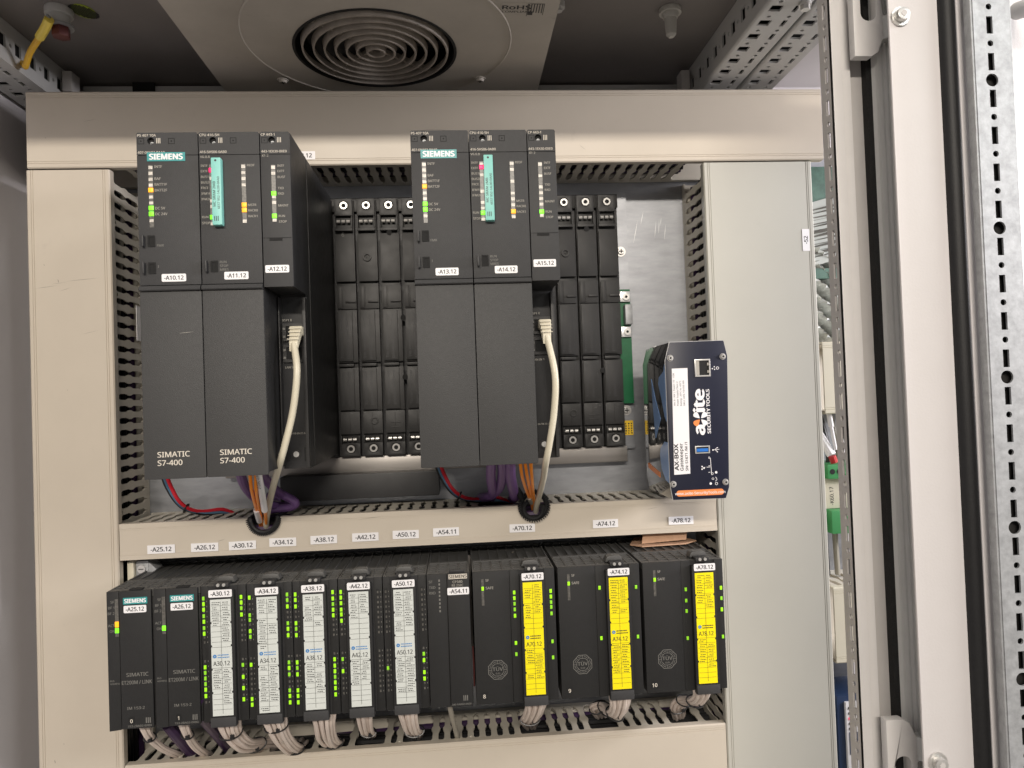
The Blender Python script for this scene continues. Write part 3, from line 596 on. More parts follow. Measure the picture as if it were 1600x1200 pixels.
def cp(x0, tagtxt, label, lit):
    x1 = x0+25; YL = -157.0; zb = 199.5
    t = thing('communication_module', label, 'control module', (x0+12.5, YF, Z0), 'large control modules in the upper row')
    # one housing whose lower half steps back
    prof = [(YF+3.05,ZT-.2),(YF+3.05,zb+.2),(YL-2,zb+.2),(YL+2,zb-1.5),(YL+2,Z0),(-3.2,Z0+2),(-3.2,ZT-6),(-10,ZT-.2)]
    MB().prism(prof, fYZ, x0+.4, x1-.4).build('body', 'black', t, .5)
    MB().box(x1-.39,x1+.2,-140,-139,Z0+3,ZT-2).build('side_seam', 'slot', t)
    front_head(t, x0, x1, 'CP 443-1', '443-1EX30-0XE0', (x0+4,))
    MB().prism([(x0+.4,zb),(x1-.4,zb),(x1-.4,ZT-19.2),(x0+.4,ZT-19.2)], fXZ, YF, YF+3).build('front_panel', 'plastic', t, .3)
    MB().perf(rect(x0+.8,x1-.8,240.2,240.8), [], fXZ, YF-.06, YF-.01).box(x0+6,x0+16.5,YF-.5,YF-.01,238.2,240.1).build('flap_seam', 'hole', t)
    led_strip(t, x0+10.6, 302, 254.6, lit)
    k = MB(); k.txt('X1 2', (x0+1.5,YF-.05,309), 2.0)
    for z, s_ in ((300.3,'INTF'),(295.8,'EXTF'),(290.8,'BUSF'),(281.4,'TXD'),(276.8,'RXD'),(266.8,'MAINT'),(257.9,'RUN'),(253.2,'STOP')): k.txt(s_, (x0+14,YF-.05,z), 1.9)
    k.build('print', 'print', t)
    marker(t, x0+11.6, 214.4, 19.5, 6.4, YF-.02, tagtxt, th=3.3)
    # stepped back lower face with the sockets
    MB().box(x0+.6,x0+1.8,YL-6,YL+1.9,Z0+4,zb-2).box(x1-3.6,x1-.5,YL-5,YL+1.9,Z0+1,zb-3).build('side_rim', 'slot', t, .4)
    for z in (166, 147):
        MB().perf(rect(x0+3,x1-4.2,z-8,z+8), [rect(x0+6,x1-5.4,z-5.5,z+5.5)], fXZ, YL-.5, YL+1.9).build('socket_frame', 'slot', t)
        MB().box(x0+6.05,x1-5.45,YL+1,YL+1.9,z-5.45,z+5.45).build('socket', 'hole', t)
        MB().box(x0+3.4,x0+5.4,YL-1.2,YL-.55,z-5,z-3).box(x0+3.4,x0+5.4,YL-1.2,YL-.55,z+2,z+4).build('link_lamp', 'printd', t)
    k = MB().txt('X1P1 R', (x0+3,YL-.56,176), 1.9).txt('LAN IN 1', (x0+4,YL+1.85,133.5), 1.9).txt('00-1B-1B-20-27-A8', (x0+3,YL+1.85,74), 1.5); k.build('print', 'print', t)
    for xq in (x0+4, x1-6.2): MB().box(xq,xq+2,YL+.8,YL+1.95,50,62).build('vent_slot', 'hole', t)
    s = MB().ring((x0+11.5,YL+1.95,56),(0,-1,0),2.6,4,1,18).build('screw_seat', 'slot', t); MB().cyl((x0+11.5,YL+1.95,56),(0,-1,0),2.6,.7,14).build('screw', 'steel', s)
    return t
_ps = ps(0, '-A10.12', 'power supply with teal badge and marker A10.12 at the upper left', True)
scratch(_ps, 'print', YF-.6, (279,521), (303,518), .35)
cpu(50, '-A11.12', 'processor module with turquoise card and marker A11.12', True, [(268.6,'amber'),(264.2,'amber')])
cp(100, '-A12.12', 'slim module with marker A12.12 and dark side visible', [(277.8,'green'),(258.8,'green')])
ps(225, '-A13.12', 'power supply with teal badge and marker A13.12 in the middle', False)
cpu(275, '-A14.12', 'processor module with turquoise card and marker A14.12', False, [(259.4,'amber')])
cp(325, '-A15.12', 'slim module with marker A15.12 beside the empty right slots', [(258.8,'green')])
# ------------------------------------------------------------------ cables of the upper row
def cable(name, label, cat, pts, r, m, group=None, n=10):
    return lone(MB().tube(pts, r, n), name, m, label, cat, group)
def patch(x0, label, way, px_):
    P = [at(px,py,Y) for px,py,Y in way]
    t = thing('network_cable', label, 'network cable', P[-1])
    p0 = Vector((x0+px_,-158,166)); a = Vector(P[0])
    b = MB().prism(rrect(-5.6,5.6,-4.2,4.2,1,2), lambda u,v,w_: (p0.x+u, p0.y-w_, p0.z+v), 0, 11).build('plug', 'cream', t, .4)
    bt = MB().prism(rrect(-5.4,5.4,-4.2,4.2,1,2), lambda u,v,w_: (p0.x+u*(1-w_/60), p0.y-11.2-w_*.55, p0.z+v-w_*.75), 0, 20).build('boot', 'cream', t, .8)
    rb = MB()
    for q in range(4): rb.box(p0.x-5.2,p0.x+5.2,p0.y-15.2-q*2.6,p0.y-14.6-q*2.6,p0.z+1.6-q*3.4,p0.z+2.2-q*3.4)
    rb.build('boot_rib', 'cream', bt)
    s = Vector((p0.x, p0.y-20, p0.z-12))
    MB().tube([s]+P, 3.05, 12).build('cord', 'cream', t)
    return t
patch(100, 'cream network cable hanging from the left slim module', [(464,580,-186),(458,640,-184),(446,692,-182),(437,725,-174),(428,756,-135),(421,786,-90),(416,815,-58),(418,840,-30)], 17.2)
patch(325, 'cream network cable hanging from the right slim module', [(867,585,-186),(866,640,-184),(859,690,-180),(853,722,-168),(849,748,-125),(843,772,-84),(838,792,-56),(836,812,-30)], 14.5)
def fibre(label, pts, grp): 
    t = thing('fibre_cable', label, 'fibre cable', at(*pts[-1])); P = [at(*p) for p in pts]; MB().tube(P, 1.55, 8).build('cord', 'orange', t); return t, P
def sleeve(t, P, i, j, f0, f1, m='white', r=3.1):
    a = Vector(P[i]).lerp(Vector(P[i+1]), f0); b_ = Vector(P[j-1]).lerp(Vector(P[j]), f1)
    return MB().tube([a]+P[i+1:j]+[b_], r, 10).build('marker_sleeve', m, t), a, b_
t, P = fibre('left orange fibre cable under the A11.12 module', [(390,735,-170),(393,765,-140),(399,790,-100),(406,815,-58),(408,835,-30)], None); sleeve(t,P,2,3,.25,.95)
fibre('middle orange fibre cable under the A11.12 module', [(400,735,-168),(400,765,-140),(404,790,-100),(409,815,-58),(412,835,-30)], None)
t, P = fibre('orange fibre cable with white lettered sleeve under the A11.12 module', [(403,733,-172),(408.5,766,-134),(414,799,-96),(416,818,-58),(416,836,-30)], None)
s, a, b_ = sleeve(t, P, 0, 2, .05, .95, r=3.0)
d = (b_-a).normalized(); nrm = Vector((0,-1,0)); upv = -(nrm.cross(d)).normalized(); nn = d.cross(upv).normalized(); nn = nn if nn.y < 0 else -nn
MB().txt('AA04-5AA01 B', a+nn*3.5+d*1.5-upv*1.7, 3.4, d, upv, 'L', .01, .92).build('lettering', 'ink', s)
t, P = fibre('left orange fibre cable with grey end sleeve under the A14.12 module', [(812,715,-172),(816,745,-140),(824,770,-92),(830,785,-60),(834,805,-30)], None); sleeve(t,P,2,3,.5,1.0,'grey',2.6)
fibre('middle orange fibre cable under the A14.12 module', [(819,715,-168),(824,745,-140),(829,770,-92),(832,785,-60),(835,805,-30)], None)
fibre('right orange fibre cable under the A14.12 module', [(829,715,-172),(831,745,-140),(833,770,-92),(835,785,-60),(836,805,-30)], None)
PG = 'purple bus cables under the large modules'
cable('bus_cable', 'purple cable bending behind the orange fibres under A11.12', 'bus cable', [at(*p) for p in [(374,735,-120),(383,760,-90),(402,780,-60),(430,790,-40),(448,790,-20),(440,778,0),(420,775,10)]], 4.6, 'purple', PG)
cable('bus_cable', 'purple cable loop resting on the duct right of the left grommet', 'bus cable', [at(*p) for p in [(405,735,-120),(425,760,-80),(440,772,-50),(461,784,-46),(455,792,-42),(430,795,-38),(405,800,-20)]], 4.4, 'purple', PG)
cable('bus_cable', 'leftmost purple cable under the A14.12 module', 'bus cable', [at(*p) for p in [(768,715,-130),(767,745,-90),(770,768,-60),(768,775,-30),(770,780,10)]], 5.0, 'purple', PG)
cable('bus_cable', 'middle purple cable under the A14.12 module', 'bus cable', [at(*p) for p in [(784,715,-130),(785,740,-95),(780,762,-66),(765,775,-45),(750,778,-10),(752,790,10)]], 5.0, 'purple', PG)
cable('bus_cable', 'rightmost purple cable under the A14.12 module', 'bus cable', [at(*p) for p in [(797,715,-130),(798,745,-95),(803,770,-62),(804,777,-40),(800,780,10)]], 5.4, 'purple', PG)
for dx, nm in ((0,'A10.12'),(427,'A13.12')):
    s = 0 if dx == 0 else -19
    for m, q, cn in (('redw',4,'red'),('bluew',-1,'blue'),('blackw',-3,'black')):
        P = [at(257+dx+q,745+s,-60), at(264+dx+q,762+s,-50), at(276+dx+q*.8,782+s,-45), at(292+dx+q,795+s,-35), at(318+dx,801+s-q*.5,-24), at(348+dx,800+s-q,-14), at(372+dx,806+s,-6), at(380+dx,815+s,0)]
        cable('power_wire', cn+' power wire below the '+nm+' module', 'wire', P, 2.0, m)
    c = at(291+dx,794+s,-36); lone(MB().torus(c,(1,0,-.5),4.6,.9,20,6), 'cable_tie', 'tie', 'black tie round the power wires below the '+nm+' module', 'cable tie')
for GX, nm, extra in ((GX1,'left',0),(GX2,'right',1)):
    t = thing('edge_grommet', 'black toothed edge grommet in the '+nm+' cut-out of the narrow duct', 'grommet', (GX,DF,-28))
    cz = -14.2
    g = MB().torus((GX,DF,cz),(0,1,0),NR+.6,2.6,28,8,math.pi if False else 0,2*math.pi)
    if not extra:
        g = MB(); n = 26; P = [Vector((GX+(NR+.8)*math.cos(-math.pi*i/n), DF-1.5, cz+(NR+.8)*1.03*math.sin(-math.pi*i/n))) for i in range(n+1)]
        P = [Vector((P[0].x, 0, cz+3))]+P+[Vector((P[-1].x, 0, cz+3))]; g.tube(P, 2.6, 8, raw=True)
    g.build('ring', 'rubber', t)
    tooth = shared_mesh(MB().box(-.45,.45,-4.2,4.0,-.9,1.9), 'tooth', 'rubber')
    for i in range(40 if extra else 27):
        a = (math.pi+ (i+.5)*math.pi/27) if not extra else i*2*math.pi/40
        o = share(tooth, 'tooth', t, (GX+(NR+2.2)*math.cos(a), DF-1.2, cz+(NR+2.2)*math.sin(a)), (0, math.pi/2-a, 0))
    if extra: MB().torus((GX-1,DF-4,cz-3),(0.15,1,.2),NR-3,2.4,24,8,.4,5.2).build('inner_coil', 'rubber', t); MB().tube([(GX-13,DF+2,cz+12),(GX-17,DF-6,cz+18),(GX-12,DF-3,cz+6)],3,8).build('loose_end', 'rubber', t)
# ------------------------------------------------------------------ security box on the right
YA = -146.0; YB = -61.0
face = [at(px,py,YA) for px,py in ((1046,535),(1130,532),(1136,556),(1139,761),(1134,778),(1052,781),(1045,756),(1040,564))]
pf = [(p[0],p[2]) for p in face]; pf[6] = (456.2, pf[6][1]); pf[7] = (456.2, pf[7][1])
t = thing('security_box', 'navy wall box with orange strip and shiny side hung over the right duct', 'network device', (at(1090,781,YA)[0],YB,pf[5][1]))
MB().prism(pf, fXZ, YA+1.6, YB).build('shell', 'gloss', t, .5)
cxx = sum(p[0] for p in pf)/8; czz = sum(p[1] for p in pf)/8
MB().prism([(cxx+(u-cxx)*1.012, czz+(v-czz)*1.006) for u,v in pf], fXZ, YA+.3, YA+1.55).build('bright_edge', 'edge', t)
fp = MB().prism(pf, fXZ, YA-.6, YA+.25).build('face_plate', 'navy', t, .2)
def A(px,py,d=.7): return at(px,py,YA-d)
for px,py in ((1047,559.5),(1129,557),(1052,756.5),(1133.5,753)):
    c = A(px,py); s = MB().cyl(c,(0,-1,0),3.0,.5,20).cyl((c[0],c[1]-.5,c[2]),(0,-1,0),2.7,1.5,20,1.9).build('screw', 'steel', t)
    MB().cyl((c[0],c[1]-2.05,c[2]),(0,-1,0),1.1,.1,6).build('hex_recess', 'hole', s)
q0 = A(1050,577); q1 = A(1078,741)
lb = MB().prism([(A(px,py)[0],A(px,py)[2]) for px,py in ((1049.5,576),(1074,575),(1078.5,740),(1053.5,742))], fXZ, YA-.95, YA-.62).build('type_label', 'white', t)
k = MB(); V = (0,0,1); L = (-1,0,0)
def vt(tx_, px, py, h, fit, bold=0., mb=None): (mb or k).txt(tx_, A(px,py,1.02), h, V, L, 'L', bold, 1, fit)
vt('AX-BOX', 1061.0, 735, 3.9, 25, .04); k.build('lettering', 'ink', lb); k = MB(); vt('Gatekeeper', 1068.2, 735.5, 3.1, 26, .02); vt('SN: S1671 /M /1', 1075.6, 735.5, 2.4, 27, .03); k.build('print', 'ink', lb); k = MB()
vt('Vin: 9 - 36V | Power: 10 - 15W', 1055.5, 634, 1.5, 31); vt('Power Supply Class 2', 1060.5, 634, 1.5, 23); vt('Rating: -20°C to +65°C', 1065.5, 634, 1.5, 24); vt('SKU: AXS-10102-00', 1070.5, 634, 1.5, 24)
k.build('print', 'ink', lb)
k = MB(); vt('a', 1101.4, 678, 10.6, 7.9, .06); vt('ite', 1101.0, 642, 10.6, 20, .06); vt('SECURITY TOOLS', 1110.8, 677, 3.1, 42, .04); 
c = Vector(A(1094.5,654.5,1.05))
def petal(mb, ang, L0=6.0, W=2.5, off=0):
    d = Vector((math.cos(ang),0,math.sin(ang))); n_ = Vector((-d.z,0,d.x)); P = []
    for i in range(14):
        a = 2*math.pi*i/14; rr = (L0*.58+L0*.46*math.cos(a)); ww = W*math.sin(a)*(.55+.45*math.cos(a)*1.0+.1)
        P.append(tuple(c+d*(rr)+n_*ww))
    mb.add(P+[tuple(Vector(p)+Vector((0,.3,0))) for p in P], [tuple(range(14))]+[(i,(i+1)%14,14+(i+1)%14,14+i) for i in range(14)])
for a in (-.75, .75, math.pi-.75): petal(k, a, 8.0, 3.4)
k.build('brand_lettering', 'white', fp)
o_ = MB(); petal(o_, math.pi+.75, 8.0, 3.8); o_.build('brand_mark', 'orl', fp)
# ports
c = A(1097.5,574.5); 
MB().perf(rect(c[0]-7.6,c[0]+7.6,c[2]-8.6,c[2]+8.2), [rect(c[0]-6.3,c[0]+6.3,c[2]-7.2,c[2]+6.8)], fXZ, YA-1.6, YA-.62).build('network_port_frame', 'steel', t, .2)
pp = MB().box(c[0]-6.25,c[0]+6.25,YA-.75,YA-.62,c[2]-7.1,c[2]+6.7).build('network_port', 'hole', t)
MB().box(c[0]-6.2,c[0]-3.2,YA-1.2,YA-.8,c[2]-7,c[2]+6.6).box(c[0]+4.6,c[0]+6.2,YA-1.2,YA-.8,c[2]-5,c[2]-2.6).box(c[0]+4.6,c[0]+6.2,YA-1.2,YA-.8,c[2]+2,c[2]+4.6).build('port_contacts', 'print', pp)
c = A(1097.5,702.5)
MB().perf(rect(c[0]-7.2,c[0]+7.2,c[2]-3.6,c[2]+3.6), [rect(c[0]-6,c[0]+6,c[2]-2.6,c[2]+2.6)], fXZ, YA-1.3, YA-.62).build('usb_port_frame', 'steel', t, .2)
pp = MB().box(c[0]-5.9,c[0]+5.9,YA-.75,YA-.62,c[2]-2.5,c[2]+2.5).build('usb_port', 'hole', t)
MB().box(c[0]-5.6,c[0]+5.6,YA-1.1,YA-.8,c[2]-1.9,c[2]+1.1).build('usb_tongue', 'usb', pp)
# icons
k = MB()
def dot(px,py,r): k.cyl(A(px,py,.66),(0,-1,0),r,.12,12)
def oring(px,py,r): k.ring(A(px,py,.66),(0,-1,0),r*.7,r,.12,16)
def line(px0,py0,px1,py1,wd=.22):
    a,b_ = Vector(A(px0,py0,.7)), Vector(A(px1,py1,.7)); d = (b_-a).normalized(); n_ = Vector((-d.z,0,d.x))*wd
    k.add([a+n_,b_+n_,b_-n_,a-n_], [(0,1,2,3)])
dot(1113,576,.6); dot(1116,573,.6); dot(1116.5,577,.6); oring(1121,575,1.4)
line(1113,703,1124,702); line(1117,702.6,1120,699.5); line(1117,702.6,1121,705.6); dot(1114,703,.7); dot(1121,699.5,.5); dot(1121,706,.5)
for py in (716,728,738): line(1107,py,1110,py-.2)
line(1110,716,1112,742); oring(1108,715,.9); line(1104,730,1110,729.6); dot(1097,729,.7); dot(1100,731.5,.7); dot(1097,733,.7); line(1098,731,1102,730)
dot(1119,738,1.2); oring(1113,740,1.1); oring(1114,748,1.1); line(1118,745,1120.5,749); line(1120.5,749,1118,752); dot(1110.5,755.5,1.2); oring(1119.5,755.5,1.4)
k.build('icon_print', 'white', fp)
a = A(1057,771); b_ = A(1131,769.5)
op = MB().prism(rrect(a[0],b_[0],a[2]-3.1,a[2]+2.6,2.6), fXZ, YA-.9, YA-.62).build('orange_strip', 'orl', t)
MB().txt('www.axite-SecurityTools.com', ((a[0]+b_[0])/2,YA-.95,a[2]-1.6), 2.5, align='C', bold=.01, wide=1.02).build('lettering', 'white', op)
# graphics on the shiny side
XS = pf[7][0]
for P in ([(-143,127),(-138.7,120),(-122.4,114.6),(-119.3,108.4),(-128,95),(-137,77),(-143,72)], [(-143,52),(-133.5,52.3),(-119,45),(-116,38.7),(-120,25),(-132.5,15),(-143,13.5)], [(-94,114),(-97,83),(-102,54),(-123,74),(-108,92)]):
    MB().prism(P, fYZ, XS-.05, XS-.35).build('blue_graphic', 'sky', t)
MB().prism([(-68,26.4),(-113.4,20.7),(-113,15.5),(-70.4,21.4)], fYZ, XS-.05, XS-.35).build('orange_graphic', 'orl', t)
# ------------------------------------------------------------------ lower row of I/O modules
YE = -125.0; ET = -65.0; EB = -190.5
lime = shared_mesh(MB().box(-1.15,1.15,-.7,0,-1.85,1.85), 'led', 'lime', .3); lime_b = shared_mesh(MB().box(-1.1,1.1,-.7,0,-1.75,1.75), 'led', 'lime2', .3); gr2 = shared_mesh(MB().box(-1.7,1.7,-.7,0,-2.3,2.3), 'led', 'green', .3); am2 = shared_mesh(MB().box(-1.7,1.7,-.7,0,-2.6,2.6), 'led', 'amber', .3)
def e_body(t, x0, x1, dense, zone=None):
    MB().box(x0+.35,x1-.35,YE+1,-2,EB+1,ET-7).build('body', 'etp', t, .4)
    MB().box(x0+1.2,x1-1.2,YE+3,-4,ET-6.9,ET-6.6).build('vent_well', 'hole', t)
    g = MB(); g.box(x0+.35,x1-.35,YE+1,YE+4,ET-6.5,ET).box(x0+.35,x1-.35,-6,-2,ET-6.5,ET).box(x0+.35,x0+1.8,YE+4,-6,ET-6.5,ET).box(x1-1.8,x1-.35,YE+4,-6,ET-6.5,ET)
    n = max(3, round((x1-x0)/10)); ym = YE+(44 if dense else 36)
    for i in range(1, n):
        x = x0+(x1-x0)*i/n; g.box(x-.7,x+.7,YE+4.1,ym,ET-3,ET-.1).box(x-.7,x+.7,ym+5,-6.1,ET-1.6,ET-.1)
    y = YE+6.2
    while y < ym-2:
        g.box(x0+1.85,x1-1.85,y,y+2.6,ET-3,ET-.35); y += 8.2
    g.box(x0+1.85,x1-1.85,ym+.05,ym+4.9,ET-3,ET+.5).box(x0+1.85,x1-1.85,ym+5,-6.1,ET-3,ET-1.65)
    g.build('vent_grille', 'vent', t)
def bus_lines(k, x0, x1, ztop, zbot, seed, fill=.7, both=True):
    """grid rules and illegible small print of a paper strip"""
    rr = random.Random(seed); n = 22; h = (ztop-zbot)/n; xm = (x0+x1)/2
    k.box(xm-.12,xm+.12,YS-.12,YS-.02,zbot+1,ztop-1)
    lo = rr.uniform(.35,.95); lo2 = rr.uniform(.3,.8)
    for i in range(n):
        z = ztop-i*h
        if 10 <= i <= 12: continue
        if i: k.box(x0+.3,x1-.3,YS-.12,YS-.02,z-.1,z+.1)
        frac = (i/10 if i < 10 else (i-13)/9)
        for c, lim in ((0, lo), (1, lo2)):
            if frac > lim or rr.random() > fill+.2: continue
            for q in range(2):
                a = (x0 if c == 0 else xm)+.8; x = a+rr.uniform(0,1.5); zz = z-h*(.36+.38*q)
                while x < a+(xm-x0)-1.6-rr.uniform(0,3):
                    l = rr.uniform(.5,1.6); k.box(x,min(x+l,a+(xm-x0)-1.2),YS-.12,YS-.02,zz-.32,zz+.32); x += l+rr.uniform(.3,.6)
def door(t, xc, tagtxt, num, m, seed):
    global YS
    hw = 11.8; YD = YE-6; YS = YD-.25
    MB().prism([(xc-hw,EB-2.5),(xc+hw,EB-2.5),(xc+hw,ET-4),(xc-hw,ET-4)], fXZ, YD, YE-.1).build('front_door', 'etp', t, .8)
    MB().box(xc-hw+.5,xc+hw-.5,YD-1.0,YD-.02,EB-2.2,EB+6.6).build('door_foot', 'plastic', t, .3)
    MB().box(xc-6.6,xc+6.6,YE-3,YE+8,ET-1.5,ET+2.6).build('release_latch', 'black', t, .5)
    MB().prism([(-9,ET+.6),(9,ET+.6),(7,ET+5.5),(3,ET+6.4),(-3,ET+6.4),(-7,ET+5.5)], lambda u,v,w_: (xc+u,w_,v), YE+9, YE+20).build('latch_hood', 'vent', t, .6)
    for q in (-2.6,2.6): MB().cyl((xc+q,YE-3.05,ET+1.2),(0,-1,0),1.5,1.2,10).build('terminal_screw', 'chrome', t)
    sw = 9.2; zt, zb = -76.2, -182.6
    out = []
    for s in (1, -1):
        e = [(s*sw, zt)]
        for i in range(1, 5):
            z = zt-(zt-zb)*(i/5+(.0)); e += [(s*sw, z+1.2),(s*(sw-.9), z+.6),(s*(sw-.9), z-.6),(s*sw, z-1.2)]
        e.append((s*sw, zb)); out.append(e)
    poly = out[0]+out[1][::-1]
    p = MB().prism([(xc+u, v) for u, v in poly], fXZ, YS, YD-.02).build('label_strip', m, t)
    k = MB(); bus_lines(k, xc-sw+.4, xc+sw-.4, zt-1, zb+1, seed)
    k.build('strip_print', 'ink', p)
    zc = zt-(zt-zb)*.52
    MB().txt(num, (xc-.3, YS-.14, zc-5.2), 4.0, align='C', bold=.012, fit=14.6).build('lettering', 'ink', p)
    MB().ring((xc-6.2,YS-.05,zc+3.4),(0,-1,0),.5,1.7,.15,14).build('logo', 'blue', p)
    kk = MB(); rr = random.Random(seed+50)
    for q in (4.4, 2.2):
        x = xc-3.6
        while x < xc+6.5: l = rr.uniform(.7,1.5); kk.box(x,x+l,YS-.14,YS-.02,zc+q-.45,zc+q+.45); x += l+.35
    kk.build('logo_print', 'blue' if m == 'paper' else 'ink', p)
    marker(t, xc+.4, -70.6, 21, 6.8, YD-1.0, tagtxt, th=3.7)
    return YD
def led_col(t, X, lit, px):
    c = MB().box(X-1.5,X+1.5,YE-.12,YE-.01,-178,-76).build('led_strip', 'etp', t)
    k = MB(); rr = random.Random(int(X*10)); d = MB()
    for i in range(9):
        for z0_ in (-79, -134): 
            z = z0_-i*4.7; k.box(X-.75,X+.75,YE-.3,YE-.13,z-1.1,z+1.1); d.box(X+2.4,X+3.0,YE-.1,YE-.02,z-.6,z+.6)
    k.build('unlit_lenses', 'piped', c); d.build('print', 'printd', c)
    for py in lit: share(R.choice((lime, lime, lime_b)), 'led', t, (X,YE-.3,at(px,py,YE)[2]))
GE = 'small modules on the lower rail'
def im(x0, x1, tagtxt, num, label, leds):
    t = thing('interface_module', label, 'interface module', ((x0+x1)/2, YE, EB), GE); e_body(t, x0, x1, False); xs = x0+11.4
    MB().prism([(x0+.35,EB-1.5),(xs-.2,EB-.6),(xs-.2,ET),(x0+.35,ET)], fXZ, YE-2, YE+.9).build('lamp_panel', 'etp', t, .5)
    MB().prism([(xs+.2,EB),(x1-1.8,EB),(x1-1.8,ET),(xs+.2,ET)], fXZ, YE-2.4, YE+.9).build('front_panel', 'etp', t, .5)
    MB().box(xs+9,xs+20,YE-1,YE+5,ET+.05,ET+1.2).build('latch', 'hole', t)
    bd = MB().box(xs+4.0,xs+25.4,YE-2.8,YE-2.42,-77,-71).build('brand_badge', 'teal', t)
    MB().txt('SIEMENS', (xs+14.7,YE-2.85,-75.7), 3.5, align='C', bold=.06, fit=19).build('lettering', 'white', bd)
    marker(t, xs+14.4, -81.6, 20, 6.6, YE-2.42, tagtxt, th=3.6)
    MB().box(xs-3.6,xs-.6,YE-2.25,YE-2.02,-106,-72).build('led_strip', 'piped', t)
    k = MB()
    for z, s_ in ((-75.6,'SF'),(-80.8,'BF 1'),(-86,'BF 2'),(-97,'ACT'),(-102.2,'ON')): k.txt(s_, (xs-4.2,YE-2.05,z), 2.3, align='R')
    k.txt('BUS', (x0+2,YE-2.05,-147), 1.5).txt('ADDRESS', (x0+2,YE-2.05,-149.6), 1.4)
    k.build('print', 'printd', t)
    k = MB().txt('SIMATIC', (xs+15.0,YE-2.46,-143), 3.3, align='C', fit=19.5).txt('ET200M / LINK', (xs+14.4,YE-2.46,-150), 3.3, align='C', fit=26.5).txt('IM 153-2', (xs+13,YE-2.46,-173), 2.5, align='C', wide=1.1).txt('153-2BA02-0XB0', (xs+16,YE-2.46,-189), 1.8, align='C', wide=1.1)
    for q in range(3): k.box(xs+21.5+q*1.7,xs+22.3+q*1.7,YE-2.46,YE-2.42,-186,-181)
    k.build('lettering', 'printd', t)
    nb = MB().box(xs+6.6,xs+11.2,YE-2.75,YE-2.42,-186.6,-180.4).build('slot_number_plate', 'hole', t)
    MB().txt(num, (xs+8.9,YE-2.8,-185), 3.2, align='C', bold=.02).build('lettering', 'printb', nb)
    for z, c in leds: share(am2 if c == 'amber' else gr2, 'led', t, (xs-2,YE-2.25,z))
    return t
BX = [-69.8, -28.1, 13.6, 55.2, 97.2, 139.2, 181.0, 222.4, 264.8, 346.6, 429.6, 512.5]
im(BX[0], BX[1], '-A25.12', '0', 'leftmost interface module with amber and green lamps and marker A25.12', [(-94.8,'amber'),(-100.4,'green')])
im(BX[1], BX[2], '-A26.12', '1', 'second interface module with one green lamp and marker A26.12', [(-100.6,'green')])
def sm(i, tagtxt, num, label, L_, R_, pl, pr, seed):
    x0, x1 = BX[i], BX[i+1]
    t = thing('io_module', label, 'input output module', ((x0+x1)/2, YE, EB), GE); e_body(t, x0, x1, False)
    MB().box(x0+.35,x0+7.2,YE,YE+.9,EB,ET).build('lamp_panel', 'etp', t, .3); MB().box(x1-8.2,x1-.35,YE,YE+.9,EB,ET).build('lamp_panel', 'etp', t, .3)
    MB().box(x0+7.3,x1-8.3,YE+.2,YE+.9,EB,ET-.4).build('front_frame', 'black', t)
    led_col(t, x0+2.9, L_, pl); led_col(t, x1-4.6, R_, pr); door(t, (x0+x1)/2-.9, tagtxt, num, 'paper', seed); return t
def Zp(*ys): return [900+y/4 for y in ys]
sm(2,'-A30.12','A30.12','module with white paper strip lettered A30.12, first beside the interface modules', Zp(140,175,210,250,285,325,360,570,605,640,675,710,750), Zp(130,165,200,240,555,630,700,770), 317, 375, 1)
sm(3,'-A34.12','A34.12','module with white paper strip lettered A34.12', Zp(135,245,275,345,380,555,770,805), Zp(115,150,190,295,330,370,540,575,615,715,750,790), 385, 445, 2)
sm(4,'-A38.12','A38.12','module with white paper strip lettered A38.12', Zp(115,150,190,295,330,370,540,575,615,715,750,790), Zp(100,140,175,210,245,520,560,595,630,665,700,740), 457, 518, 3)
sm(5,'-A42.12','A42.12','module with mostly empty white strip lettered A42.12', Zp(100,135,170,210,240,280,520,595), [], 527, 588, 4)
sm(6,'-A50.12','A50.12','module with white paper strip lettered A50.12 and one green lamp on its left edge', Zp(575), Zp(485,525,600,640), 601, 660, 5)
# plain communication processor A54.11
x0, x1 = BX[7], BX[8]-1.2; xs = x0+19.5
t = thing('serial_module', 'plain dark module with marker A54.11 between white and yellow strips', 'control module', ((x0+x1)/2, YE, EB), GE); e_body(t, x0, x1, True)
MB().prism([(x0+.35,EB),(xs-.2,EB),(xs-.2,ET),(x0+.35,ET)], fXZ, YE-2, YE+.9).build('lamp_panel', 'etp', t, .5)
MB().prism([(xs+.2,EB),(x1-.8,EB),(x1-.8,ET+.4),(xs+.2,ET+.4)], fXZ, YE-2.5, YE+.9).build('front_panel', 'etp', t, .5)
bd = MB().box(xs+1.6,xs+19.2,YE-2.8,YE-2.52,-70,-65.6).build('brand_badge', 'printb', t); MB().txt('SIEMENS', (xs+10.4,YE-2.85,-69.2), 2.9, align='C', bold=.03).build('lettering', 'ink', bd)
MB().txt('CP340', (xs+10,YE-2.56,-74), 2.3, align='C').txt('RS 232C', (xs+10,YE-2.56,-77.3), 2.1, align='C').build('print', 'print', t)
marker(t, xs+10.4, -81.6, 20.5, 6.8, YE-2.52, '-A54.11', th=3.7)
k = MB()
for z, s_ in ((-73,'SF'),(-78.4,'TXD'),(-83.6,'RXD')): k.txt(s_, (x0+2.4,YE-2.05,z), 2.4)
for q in range(9): k.box(xs-8,xs-6.6,YE-2.05,YE-2.01,-72-q*3.6,-70-q*3.6)
for q in range(3): k.box(xs+12+q*1.7,xs+12.8+q*1.7,YE-2.56,YE-2.52,-185,-180)
k.txt('340-1AH02-0AE0', (xs+10,YE-2.56,-189), 1.7, align='C'); k.build('print', 'printd', t)
MB().box(xs+2,xs+17,YE-1.5,YE+4,ET+.45,ET+3).build('latch', 'black', t, .4)
